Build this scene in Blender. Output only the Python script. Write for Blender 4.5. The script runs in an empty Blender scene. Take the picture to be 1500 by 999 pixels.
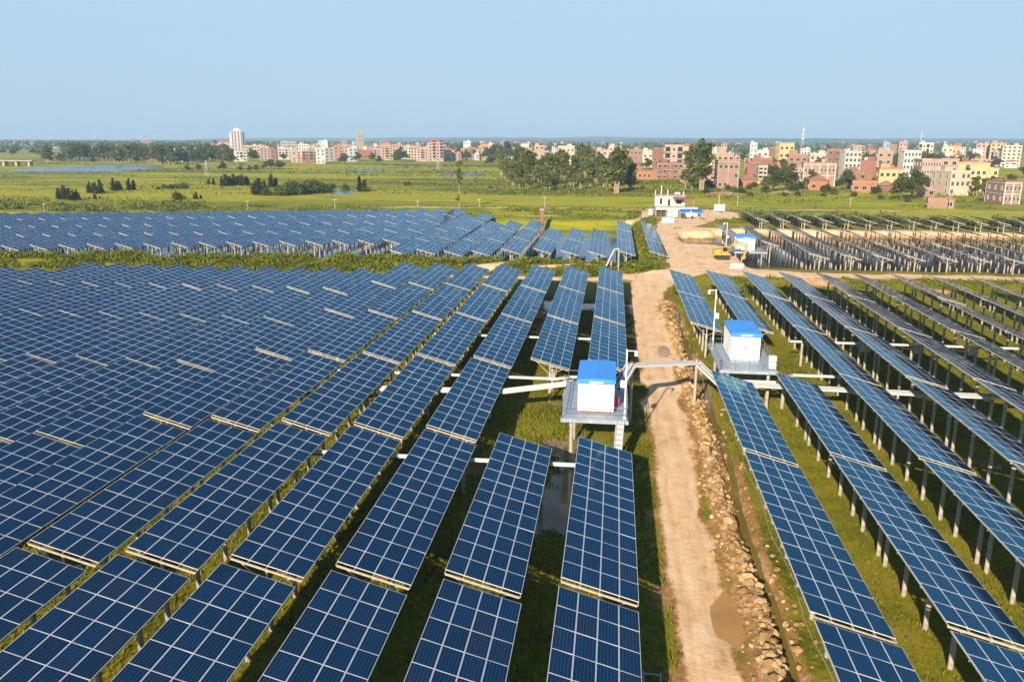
import bpy, math, random
import numpy as np
from mathutils import Vector, Matrix
rng = random.Random(7)
nr = np.random.RandomState(11)
S = bpy.context.scene
COL = S.collection
R_ = math.radians

# ------------------------------------------------------------------ camera
F_PX, PITCH, YAW, ROLL, CAM_Z = 1166.97, R_(14.186), R_(7.211), R_(0.134), 25.6
cam = bpy.data.objects.new('camera', bpy.data.cameras.new('camera'))
COL.objects.link(cam)
cam.data.sensor_width = 36.0
cam.data.lens = F_PX / 1500.0 * 36.0
cam.data.clip_start = 0.5
cam.data.clip_end = 40000.0
cam.matrix_world = Matrix.Translation((0, 0, CAM_Z)) @ Matrix.Rotation(YAW, 4, 'Z') @ Matrix.Rotation(math.pi / 2 - PITCH, 4, 'X') @ Matrix.Rotation(ROLL, 4, 'Z')
S.camera = cam

# ------------------------------------------------------------------ world, sun, exposure
SUN_EL, SUN_AZ = R_(24.0), R_(193.3)           # azimuth clockwise from +Y
SUN_STRENGTH, SKY_STRENGTH, EXPOSURE = 4.8, 0.10, 1.0
HAZE = 0.00015
w = bpy.data.worlds.new('World'); S.world = w; w.use_nodes = True
nt = w.node_tree; nt.nodes.clear()
sky = nt.nodes.new('ShaderNodeTexSky'); sky.sky_type = 'NISHITA'; sky.sun_disc = False
sky.sun_elevation = SUN_EL; sky.sun_rotation = SUN_AZ
sky.altitude = 0; sky.air_density = 1.0; sky.dust_density = 0.6; sky.ozone_density = 1.0
bg = nt.nodes.new('ShaderNodeBackground'); bg.inputs['Strength'].default_value = SKY_STRENGTH
wo = nt.nodes.new('ShaderNodeOutputWorld')
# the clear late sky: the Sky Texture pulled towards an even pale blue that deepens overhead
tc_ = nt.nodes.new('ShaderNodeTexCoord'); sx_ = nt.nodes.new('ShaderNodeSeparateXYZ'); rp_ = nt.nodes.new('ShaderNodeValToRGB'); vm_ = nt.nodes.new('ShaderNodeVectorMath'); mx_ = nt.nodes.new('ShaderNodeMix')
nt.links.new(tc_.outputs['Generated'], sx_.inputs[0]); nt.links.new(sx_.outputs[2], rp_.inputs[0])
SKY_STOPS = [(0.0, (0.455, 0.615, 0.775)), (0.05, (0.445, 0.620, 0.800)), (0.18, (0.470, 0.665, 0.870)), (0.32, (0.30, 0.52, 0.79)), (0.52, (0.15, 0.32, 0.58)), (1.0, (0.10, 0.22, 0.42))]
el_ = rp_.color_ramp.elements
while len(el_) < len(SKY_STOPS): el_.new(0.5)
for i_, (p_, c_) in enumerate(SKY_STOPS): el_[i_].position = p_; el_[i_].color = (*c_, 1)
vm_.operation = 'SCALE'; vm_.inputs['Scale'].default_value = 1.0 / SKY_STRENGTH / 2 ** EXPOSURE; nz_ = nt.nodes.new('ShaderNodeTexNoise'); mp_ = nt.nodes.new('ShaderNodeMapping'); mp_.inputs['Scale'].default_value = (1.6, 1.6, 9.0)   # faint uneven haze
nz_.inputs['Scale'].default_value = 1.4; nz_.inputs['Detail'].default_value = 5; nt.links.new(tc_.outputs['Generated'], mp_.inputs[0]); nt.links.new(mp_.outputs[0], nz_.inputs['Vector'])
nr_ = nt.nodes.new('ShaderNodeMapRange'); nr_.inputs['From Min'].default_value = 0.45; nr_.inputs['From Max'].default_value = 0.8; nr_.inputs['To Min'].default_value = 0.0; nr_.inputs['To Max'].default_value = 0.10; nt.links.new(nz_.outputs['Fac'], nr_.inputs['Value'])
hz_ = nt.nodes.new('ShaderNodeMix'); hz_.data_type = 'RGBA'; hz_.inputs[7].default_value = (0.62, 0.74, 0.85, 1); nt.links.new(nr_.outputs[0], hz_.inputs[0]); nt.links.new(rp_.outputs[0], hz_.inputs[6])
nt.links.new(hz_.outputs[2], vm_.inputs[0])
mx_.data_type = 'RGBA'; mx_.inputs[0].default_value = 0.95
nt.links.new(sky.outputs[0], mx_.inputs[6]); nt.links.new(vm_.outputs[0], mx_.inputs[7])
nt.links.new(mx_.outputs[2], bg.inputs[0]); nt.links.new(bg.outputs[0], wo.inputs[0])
sun = bpy.data.objects.new('sun', bpy.data.lights.new('sun', 'SUN')); COL.objects.link(sun)
sun.data.energy = SUN_STRENGTH; sun.data.angle = R_(0.5); sun.data.color = (1.0, 0.84, 0.64)
to_sun = Vector((math.sin(SUN_AZ) * math.cos(SUN_EL), math.cos(SUN_AZ) * math.cos(SUN_EL), math.sin(SUN_EL)))
sun.rotation_euler = (-to_sun).to_track_quat('-Z', 'Y').to_euler()
sun.location = to_sun * 200
S.view_settings.view_transform = 'Standard'; S.view_settings.look = 'None'
S.view_settings.exposure = EXPOSURE; S.view_settings.gamma = 1.0; S.view_settings.use_curve_mapping = False
S.cycles.use_denoising = True
S.cycles.max_bounces = 6; S.cycles.diffuse_bounces = 2; S.cycles.glossy_bounces = 3
S.cycles.transmission_bounces = 3; S.cycles.volume_bounces = 0; S.cycles.transparent_max_bounces = 6
S.cycles.sample_clamp_indirect = 6.0

# ------------------------------------------------------------------ helpers
def ray(u, v):
    x, y = u - 750.0, v - 499.5
    cr, sr = math.cos(ROLL), math.sin(ROLL)
    X, Y = x * cr + y * sr, -x * sr + y * cr
    r, up = X / F_PX, -Y / F_PX
    cp, sp = math.cos(PITCH), math.sin(PITCH)
    fwd, z = cp + up * sp, -sp + up * cp
    c, s = math.cos(YAW), math.sin(YAW)
    return (r * c - fwd * s, r * s + fwd * c, z)
def G(u, v, z=0.0):                              # where the sight line through a photo point meets height z
    d = ray(u, v); k = (z - CAM_Z) / d[2]
    return Vector((d[0] * k, d[1] * k, z))
def AY(u, v, y):
    d = ray(u, v); k = y / d[1]
    return Vector((d[0] * k, y, CAM_Z + d[2] * k))
def project(p):
    x, y, z = p[0], p[1], p[2] - CAM_Z
    c, s = math.cos(YAW), math.sin(YAW)
    r, f = x * c + y * s, -x * s + y * c
    cp, sp = math.cos(PITCH), math.sin(PITCH)
    d, u = f * cp - z * sp, f * sp + z * cp
    if d < 1: return None
    return (750 + F_PX * r / d, 499.5 - F_PX * u / d, d)

def tag(o, label=None, cat=None, group=None, kind=None):
    if label: o['label'] = label
    if cat: o['category'] = cat
    if group: o['group'] = group
    if kind: o['kind'] = kind
    return o
def empty(name, loc=(0, 0, 0), rz=0.0):
    o = bpy.data.objects.new(name, None); COL.objects.link(o)
    o.location = loc; o.rotation_euler = (0, 0, rz); o.empty_display_size = 0.3
    return o
def link(name, me, parent=None, loc=(0, 0, 0), rot=(0, 0, 0), scale=(1, 1, 1)):
    o = bpy.data.objects.new(name, me); COL.objects.link(o)
    o.parent = parent; o.location = loc; o.rotation_euler = rot; o.scale = scale
    return o
def copy_tree(o, parent=None):
    c = o.copy(); COL.objects.link(c); c.parent = parent
    for ch in o.children: copy_tree(ch, c)
    return c

class MB:
    def __init__(s): s.v = []; s.f = []; s.m = []
    def add(s, vs, fs, m=0):
        b = len(s.v); s.v += [tuple(p) for p in vs]
        s.f += [tuple(b + i for i in f) for f in fs]; s.m += [m] * len(fs)
    def box(s, x0, y0, z0, x1, y1, z1, m=0, M=None):
        vs = [(x0, y0, z0), (x1, y0, z0), (x1, y1, z0), (x0, y1, z0), (x0, y0, z1), (x1, y0, z1), (x1, y1, z1), (x0, y1, z1)]
        if M is not None: vs = [M @ Vector(p) for p in vs]
        s.add(vs, [(3, 2, 1, 0), (4, 5, 6, 7), (0, 1, 5, 4), (1, 2, 6, 5), (2, 3, 7, 6), (3, 0, 4, 7)], m)
    def beam(s, p, q, w, h, m=0, up=(0, 0, 1)):
        p, q = Vector(p), Vector(q); d = (q - p).normalized(); u = Vector(up)
        a = d.cross(u)
        if a.length < 1e-3: a = d.cross(Vector((0, 1, 0)))
        a.normalize(); b = a.cross(d).normalized()
        a *= w / 2; b *= h / 2
        vs = [p - a - b, p + a - b, p + a + b, p - a + b, q - a - b, q + a - b, q + a + b, q - a + b]
        s.add(vs, [(3, 2, 1, 0), (4, 5, 6, 7), (0, 1, 5, 4), (1, 2, 6, 5), (2, 3, 7, 6), (3, 0, 4, 7)], m)
    def tube(s, p, q, r0, r1=None, n=8, m=0, caps=True):
        if r1 is None: r1 = r0
        p, q = Vector(p), Vector(q); d = (q - p).normalized()
        a = d.cross(Vector((0, 0, 1)))
        if a.length < 1e-3: a = Vector((1, 0, 0))
        a.normalize(); b = d.cross(a)
        vs = []
        for c, r in ((p, r0), (q, r1)):
            for i in range(n):
                t = 2 * math.pi * i / n; vs.append(c + a * (math.cos(t) * r) + b * (math.sin(t) * r))
        fs = [(i, (i + 1) % n, n + (i + 1) % n, n + i) for i in range(n)]
        if caps: fs += [tuple(range(n - 1, -1, -1)), tuple(range(n, 2 * n))]
        s.add(vs, fs, m)
    def path(s, pts, radii, n=7, m=0):
        for i in range(len(pts) - 1): s.tube(pts[i], pts[i + 1], radii[i], radii[i + 1], n, m)
    def prism(s, poly, y0, y1, m=0):              # polygon in XZ extruded along Y
        n = len(poly)
        vs = [(x, y0, z) for x, z in poly] + [(x, y1, z) for x, z in poly]
        fs = [tuple(range(n)), tuple(range(2 * n - 1, n - 1, -1))] + [(i, n + i, n + (i + 1) % n, (i + 1) % n) for i in range(n)]
        s.add(vs, fs, m)
    def mesh(s, name, mats, smooth=False):
        me = bpy.data.meshes.new(name); me.from_pydata(s.v, [], s.f)
        for x in (mats if isinstance(mats, (list, tuple)) else [mats]): me.materials.append(x)
        if any(s.m): me.polygons.foreach_set('material_index', s.m)
        if smooth: me.polygons.foreach_set('use_smooth', [True] * len(s.f))
        me.update(); return me
    def build(s, name, mats, parent=None, loc=(0, 0, 0), rot=(0, 0, 0), smooth=False):
        return link(name, s.mesh(name, mats, smooth), parent, loc, rot)

def quads_mesh(name, V, mats, attrs=None, tri=False):
    k = 3 if tri else 4
    n = len(V) // k
    me = bpy.data.meshes.new(name)
    me.vertices.add(len(V)); me.vertices.foreach_set('co', np.asarray(V, dtype=np.float32).ravel())
    me.loops.add(len(V)); me.loops.foreach_set('vertex_index', np.arange(len(V), dtype=np.int32))
    me.polygons.add(n); me.polygons.foreach_set('loop_start', np.arange(0, len(V), k, dtype=np.int32))
    for x in (mats if isinstance(mats, (list, tuple)) else [mats]): me.materials.append(x)
    if attrs is not None:
        a = me.attributes.new('var', 'FLOAT', 'FACE'); a.data.foreach_set('value', np.asarray(attrs, dtype=np.float32))
    me.update(calc_edges=True); me.validate()
    return me

# value noise in numpy (for the height field and the scatter masks)
_T = np.random.RandomState(3).rand(256, 256)
def vnoise(x, y):
    xi = np.floor(x).astype(int); yi = np.floor(y).astype(int); fx = x - xi; fy = y - yi
    fx = fx * fx * (3 - 2 * fx); fy = fy * fy * (3 - 2 * fy)
    a = _T[xi % 256, yi % 256]; b = _T[(xi + 1) % 256, yi % 256]; c = _T[xi % 256, (yi + 1) % 256]; d = _T[(xi + 1) % 256, (yi + 1) % 256]
    return (a * (1 - fx) + b * fx) * (1 - fy) + (c * (1 - fx) + d * fx) * fy
def fbm(x, y, o=4):
    t = 0; a = 0.5
    for i in range(o): t = t + a * vnoise(x * 2 ** i + 17.3 * i, y * 2 ** i + 5.1 * i); a *= 0.5
    return t / (1 - 0.5 ** o)
def sstep(a, b, x):
    t = np.clip((x - a) / (b - a), 0, 1); return t * t * (3 - 2 * t)

# ------------------------------------------------------------------ materials
def N(m, typ, **kw):
    n = m.node_tree.nodes.new(typ)
    for k, v in kw.items(): setattr(n, k, v)
    return n
def newmat(name):
    m = bpy.data.materials.new(name); m.use_nodes = True
    return m, m.node_tree.nodes['Principled BSDF'], m.node_tree.links
def ramp(m, fac, stops):
    r = N(m, 'ShaderNodeValToRGB'); e = r.color_ramp.elements
    while len(e) < len(stops): e.new(0.5)
    for i, (p, c) in enumerate(stops): e[i].position = p; e[i].color = (*c, 1)
    m.node_tree.links.new(fac, r.inputs[0]); return r.outputs[0]
def coords(m, scale=(1, 1, 1), kind='Object'):
    t = N(m, 'ShaderNodeTexCoord'); mp = N(m, 'ShaderNodeMapping'); mp.inputs['Scale'].default_value = scale
    m.node_tree.links.new(t.outputs[kind], mp.inputs[0]); return mp.outputs[0]
def noise(m, vec, sc, det=5, rough=0.6):
    n = N(m, 'ShaderNodeTexNoise'); n.inputs['Scale'].default_value = sc; n.inputs['Detail'].default_value = det; n.inputs['Roughness'].default_value = rough
    m.node_tree.links.new(vec, n.inputs['Vector']); return n.outputs['Fac']
def mix(m, fac, a, b, typ='MIX'):
    x = N(m, 'ShaderNodeMix', data_type='RGBA', blend_type=typ)
    L = m.node_tree.links
    for s, v in ((x.inputs[0], fac), (x.inputs[6], a), (x.inputs[7], b)):
        if hasattr(v, 'links'): L.new(v, s)
        else: s.default_value = v if not isinstance(v, tuple) or len(v) == 4 else (*v, 1)
    return x.outputs[2]
def math_(m, op, a, b=0.0, clamp=False):
    x = N(m, 'ShaderNodeMath', operation=op, use_clamp=clamp)
    for s, v in ((x.inputs[0], a), (x.inputs[1], b)):
        if hasattr(v, 'links'): m.node_tree.links.new(v, s)
        else: s.default_value = v
    return x.outputs[0]
def bump(m, p, h, strength=0.3, dist=0.1):
    b = N(m, 'ShaderNodeBump'); b.inputs['Strength'].default_value = strength; b.inputs['Distance'].default_value = dist
    m.node_tree.links.new(h, b.inputs['Height']); m.node_tree.links.new(b.outputs[0], p.inputs['Normal'])
def basic(name, c, rough=0.6, var=0.15, sc=3.0, metal=0.0, objvar=0.0, stain=0.0, bmp=0.0, spec=0.5):
    m, p, L = newmat(name)
    v = coords(m); f = noise(m, v, sc)
    lo = tuple(x * (1 - var) for x in c); hi = tuple(min(1, x * (1 + var)) for x in c)
    out = ramp(m, f, [(0.3, lo), (0.7, hi)])
    if stain > 0:
        f2 = noise(m, coords(m, (1.6, 1.6, 0.25)), sc * 0.7, 4)
        k = math_(m, 'MULTIPLY', ramp(m, f2, [(0.52, (0, 0, 0)), (0.72, (1, 1, 1))]), stain)
        out = mix(m, k, out, tuple(x * 0.45 for x in c))
    if objvar > 0:
        oi = N(m, 'ShaderNodeObjectInfo'); hs = N(m, 'ShaderNodeHueSaturation')
        L.new(math_(m, 'MULTIPLY_ADD', oi.outputs['Random'], objvar), hs.inputs['Value'])
        hs.inputs['Value'].links[0].from_node.inputs[2].default_value = 1 - objvar / 2
        L.new(out, hs.inputs['Color']); out = hs.outputs[0]
    L.new(out, p.inputs['Base Color'])
    p.inputs['Roughness'].default_value = rough; p.inputs['Metallic'].default_value = metal
    p.inputs['Specular IOR Level'].default_value = spec
    if bmp: bump(m, p, f, bmp, 0.05)
    return m
M = {}
M['concrete'] = basic('concrete', (0.34, 0.31, 0.255), 0.85, 0.25, 2.5, stain=0.5, bmp=0.2)
M['galv'] = basic('galvanised_steel', (0.52, 0.54, 0.56), 0.42, 0.12, 6, metal=0.45)
M['alu'] = basic('aluminium', (0.66, 0.65, 0.64), 0.40, 0.08, 8, metal=0.2)
M['rail'] = basic('steel_rail', (0.38, 0.33, 0.25), 0.6, 0.2, 3, stain=0.35)
M['backsheet'] = basic('panel_backsheet', (0.30, 0.31, 0.33), 0.6, 0.05)
M['white'] = basic('white_painted_steel', (0.70, 0.69, 0.68), 0.35, 0.03, 2, stain=0.10)
M['deepgrey'] = basic('dark_grey_steel', (0.15, 0.17, 0.20), 0.5, 0.15, 2)
M['tray'] = basic('white_cable_tray', (0.48, 0.49, 0.50), 0.4, 0.08, 3, stain=0.3)
M['bluegrey'] = basic('blue_grey_deck_steel', (0.27, 0.33, 0.39), 0.5, 0.15, 1.5, stain=0.4)
M['blue'] = basic('blue_roof_steel', (0.035, 0.25, 0.74), 0.38, 0.10, 1.2, stain=0.15)
M['tarp'] = basic('blue_tarpaulin', (0.01, 0.14, 0.62), 0.5, 0.15, 1.0)
M['dark'] = basic('dark_grey', (0.035, 0.035, 0.04), 0.6, 0.2)
M['rust'] = basic('rusty_steel', (0.24, 0.09, 0.045), 0.8, 0.4, 2)
M['red'] = basic('red_paint', (0.55, 0.03, 0.05), 0.4, 0.1)
M['orange_mark'] = basic('orange_mark', (0.8, 0.35, 0.1), 0.5, 0.05)
M['yellow_paint'] = basic('yellow_excavator_paint', (0.55, 0.27, 0.025), 0.55, 0.2, 2, stain=0.5)
M['black_rubber'] = basic('black_rubber', (0.02, 0.02, 0.02), 0.8, 0.2)
M['glass_dark'] = basic('dark_window_glass', (0.022, 0.026, 0.03), 0.12, 0.3, 0.3)
M['winframe'] = basic('window_frame', (0.50, 0.48, 0.45), 0.6, 0.1)
M['bark'] = basic('bark', (0.30, 0.22, 0.15), 0.9, 0.35, 3, stain=0.4)
M['darkbark'] = basic('dark_bark', (0.10, 0.075, 0.05), 0.9, 0.35, 3)
def rock_mat():
    m, p, L = newmat('pale_rock'); a = N(m, 'ShaderNodeAttribute', attribute_name='var')
    c = ramp(m, a.outputs['Fac'], [(0.0, (0.22, 0.13, 0.05)), (0.55, (0.40, 0.265, 0.12)), (1.0, (0.56, 0.42, 0.25))])
    f = noise(m, coords(m), 6.0, 4); c = mix(m, math_(m, 'MULTIPLY', f, 0.5), c, (0.22, 0.14, 0.07)); L.new(c, p.inputs['Base Color'])
    p.inputs['Roughness'].default_value = 0.95; p.inputs['Specular IOR Level'].default_value = 0.2; bump(m, p, f, 0.6, 0.06); return m
M['rock'] = rock_mat()
M['straw'] = basic('straw', (0.35, 0.24, 0.12), 0.95, 0.3, 2)
M['redroof'] = basic('red_roof', (0.50, 0.10, 0.05), 0.7, 0.2, 1, stain=0.2)
M['brownroof'] = basic('brown_tile_roof', (0.24, 0.13, 0.08), 0.85, 0.25, 1.0, stain=0.3)
M['flatroof'] = basic('flat_roof', (0.36, 0.31, 0.27), 0.9, 0.25, 0.6, stain=0.3)
WALLC = dict(cream=(0.46, 0.38, 0.29), white=(0.53, 0.50, 0.47), pink=(0.39, 0.27, 0.225), brick=(0.205, 0.092, 0.058), palebrick=(0.285, 0.165, 0.12),
             yellow=(0.44, 0.32, 0.15), orange=(0.29, 0.125, 0.06), grey=(0.30, 0.28, 0.27), peach=(0.36, 0.25, 0.185), rose=(0.42, 0.27, 0.25), bluewhite=(0.45, 0.48, 0.53), slate=(0.21, 0.26, 0.34))
for k, c in WALLC.items(): M['wall_' + k] = basic('wall_' + k, c, 0.85, 0.10, 0.35, objvar=0.36, stain=0.35)

def foliage(name, stops, objvar=0.25, rough=0.6):
    m, p, L = newmat(name)
    a = N(m, 'ShaderNodeAttribute', attribute_name='var')
    out = ramp(m, a.outputs['Fac'], stops)
    oi = N(m, 'ShaderNodeObjectInfo'); hs = N(m, 'ShaderNodeHueSaturation')
    L.new(math_(m, 'MULTIPLY_ADD', oi.outputs['Random'], objvar), hs.inputs['Value'])
    hs.inputs['Value'].links[0].from_node.inputs[2].default_value = 1 - objvar / 2
    L.new(out, hs.inputs['Color'])
    L.new(hs.outputs[0], p.inputs['Base Color']); p.inputs['Roughness'].default_value = rough
    p.inputs['Specular IOR Level'].default_value = 0.25
    tr = N(m, 'ShaderNodeBsdfTranslucent'); L.new(hs.outputs[0], tr.inputs[0])
    ms = N(m, 'ShaderNodeMixShader'); ms.inputs[0].default_value = 0.28
    L.new(p.outputs[0], ms.inputs[1]); L.new(tr.outputs[0], ms.inputs[2])
    L.new(ms.outputs[0], m.node_tree.nodes['Material Output'].inputs[0])
    return m
M['leaf_euc'] = foliage('eucalyptus_leaves', [(0.0, (0.042, 0.058, 0.012)), (0.5, (0.115, 0.142, 0.026)), (1.0, (0.24, 0.245, 0.036))])
M['leaf_broad'] = foliage('broad_leaves', [(0.0, (0.032, 0.048, 0.010)), (0.6, (0.078, 0.105, 0.019)), (1.0, (0.16, 0.17, 0.028))])
M['leaf_dark'] = foliage('casuarina_leaves', [(0.0, (0.022, 0.030, 0.012)), (0.6, (0.050, 0.062, 0.022)), (1.0, (0.10, 0.11, 0.034))])
M['leaf_bank'] = foliage('bank_scrub_leaves', [(0.0, (0.042, 0.060, 0.005)), (0.5, (0.125, 0.152, 0.008)), (1.0, (0.235, 0.24, 0.014))], 0)
M['leaf_grass'] = foliage('grass_blades', [(0.0, (0.06, 0.075, 0.006)), (0.5, (0.155, 0.162, 0.008)), (1.0, (0.25, 0.225, 0.020))], 0)

# solar glass: cells, busbars and gaps from the module's own uv
def solar_glass():
    m, p, L = newmat('solar_cells')
    uv = N(m, 'ShaderNodeUVMap'); uv.uv_map = 'UVMap'
    sx = N(m, 'ShaderNodeSeparateXYZ'); L.new(uv.outputs[0], sx.inputs[0])
    def lines(val, n, wd):
        f = math_(m, 'FRACT', math_(m, 'MULTIPLY', val, n))
        d = math_(m, 'ABSOLUTE', math_(m, 'SUBTRACT', f, 0.5))
        return math_(m, 'GREATER_THAN', d, 0.5 - wd / 2)
    gap = math_(m, 'MAXIMUM', lines(sx.outputs[0], 6, 0.075), lines(sx.outputs[1], 10, 0.055))
    bus = lines(math_(m, 'ADD', sx.outputs[0], 1 / 36.0), 18, 0.06)
    a = N(m, 'ShaderNodeAttribute', attribute_name='mrand')
    oi = N(m, 'ShaderNodeObjectInfo')
    k = math_(m, 'FRACT', math_(m, 'ADD', a.outputs['Fac'], oi.outputs['Random']))
    base = ramp(m, k, [(0.0, (0.0006, 0.0075, 0.030)), (0.45, (0.0008, 0.0118, 0.044)), (0.80, (0.0010, 0.0155, 0.056)), (0.9, (0.005, 0.0115, 0.036)), (1.0, (0.009, 0.012, 0.033))])
    cn = noise(m, coords(m, (1, 1, 1)), 7.0, 2)
    base = mix(m, math_(m, 'MULTIPLY', cn, 0.35), base, (0.004, 0.012, 0.05))
    c = mix(m, math_(m, 'MULTIPLY', bus, 0.13), base, (0.16, 0.36, 0.52))
    c = mix(m, math_(m, 'MULTIPLY', gap, 0.30), c, (0.12, 0.34, 0.50))
    dust = noise(m, coords(m, (0.5, 0.12, 0.5)), 1.3, 4)
    c = mix(m, math_(m, 'MULTIPLY', dust, 0.010), c, (0.5, 0.45, 0.36))
    L.new(c, p.inputs['Base Color'])
    # reflected sky painted bluer through the gloss colour
    p.inputs['Roughness'].default_value = 0.5; p.inputs['Specular IOR Level'].default_value = 0.0
    gl = N(m, 'ShaderNodeBsdfGlossy'); gl.inputs['Roughness'].default_value = 0.09
    lw = N(m, 'ShaderNodeLayerWeight'); lw.inputs['Blend'].default_value = 0.5          # the painted reflection tint fades to near grey at a grazing angle
    L.new(ramp(m, lw.outputs['Facing'], [(0.50, (0.18, 0.61, 0.88)), (0.76, (0.22, 0.66, 0.93)), (0.86, (0.45, 0.74, 0.92)), (0.95, (0.78, 0.80, 0.82))]), gl.inputs['Color'])
    fr = N(m, 'ShaderNodeFresnel'); fr.inputs['IOR'].default_value = 1.42
    ms = N(m, 'ShaderNodeMixShader'); L.new(fr.outputs[0], ms.inputs[0]); L.new(p.outputs[0], ms.inputs[1]); L.new(gl.outputs[0], ms.inputs[2])
    L.new(ms.outputs[0], m.node_tree.nodes['Material Output'].inputs[0])
    return m
M['cells'] = solar_glass()
# ------------------------------------------------------------------ terrain
STROKES = [  # polylines of bare earth: (x, y, half width)
    [(5.5, 10, 1.5), (5.4, 34, 1.45), (5.3, 44, 1.5), (5.3, 57, 1.5), (5.5, 75, 1.75), (5.6, 96, 2.1), (5.3, 122, 2.3), (6.6, 140, 3.2), (9, 149, 4.5)],
    [(9, 149, 4.5), (14, 153, 4.5), (19, 158, 6.5), (24, 152, 4.5), (34, 151, 3.0), (60, 152, 2.4), (210, 153, 2.2)],
    [(6, 148, 3.0), (-6, 147.2, 1.7), (-34, 147.2, 1.2)],
    [(19, 160, 7.5), (19, 176, 8), (19.5, 186, 7.5)],
    [(16, 180, 5), (13.8, 196, 2.6), (13.6, 222, 2.2), (15.5, 238, 3.0), (20, 250, 6.0), (27, 262, 8.0), (34, 276, 8.0), (36, 290, 7)],
    [(20, 224, 4), (25, 226, 5)], [(30, 228.5, 2.6), (175, 230, 2.6)],
    [(17, 222, 3.2), (29, 222.5, 3.2)], [(16, 208, 1.8), (17, 222, 3.0)], [(20, 232, 3.2), (24, 247, 4.2)],
    [(12, 302, 1.7), (-30, 302.5, 1.5), (-95, 296.5, 1.3)], [(36, 300, 5), (13, 302, 1.7)],
    [(40, 308, 1.4), (110, 311, 1.2), (190, 311, 1.2)],
    [(-22, 268, 3.6), (-29, 266, 2.5)], [(12, 292, 2.0), (10, 268, 1.6), (5, 246, 1.5)],
    [(-25, 152.5, 2.0), (-20, 158, 0.8)], [(-14, 153, 0.9), (-7, 156, 0.9), (-2, 157, 0.6)],
]
def seg_d(X, Y, line):
    best = np.full(X.shape, -1e9)
    for (x0, y0, a), (x1, y1, b) in zip(line, line[1:]):
        dx, dy = x1 - x0, y1 - y0; L2 = dx * dx + dy * dy
        t = np.clip(((X - x0) * dx + (Y - y0) * dy) / L2, 0, 1)
        best = np.maximum(best, (a + (b - a) * t) - np.hypot(X - x0 - t * dx, Y - y0 - t * dy))
    return best
def ditch_x(Y): return 9.75 + 0.25 * np.sin(Y * 0.11) + 0.15 * np.sin(Y * 0.31 + 1) + 0.06 * np.sin(Y * 1.1) + 0.25 * np.clip((Y - 60) / 20, 0, 1)
def inbox(X, Y, x0, x1, y0, y1, e):
    return sstep(x0 - e, x0 + e, X) * (1 - sstep(x1 - e, x1 + e, X)) * sstep(y0 - e, y0 + e, Y) * (1 - sstep(y1 - e, y1 + e, Y))
POOLS = [(G(1066, 905, .5).x, G(1066, 905, .5).y, .75, 1.9), (G(976, 514, .5).x, G(976, 514, .5).y, .8, 3.2)]
def bank_shift(X): return 0.07 * np.minimum(0, X + 50)
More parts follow.
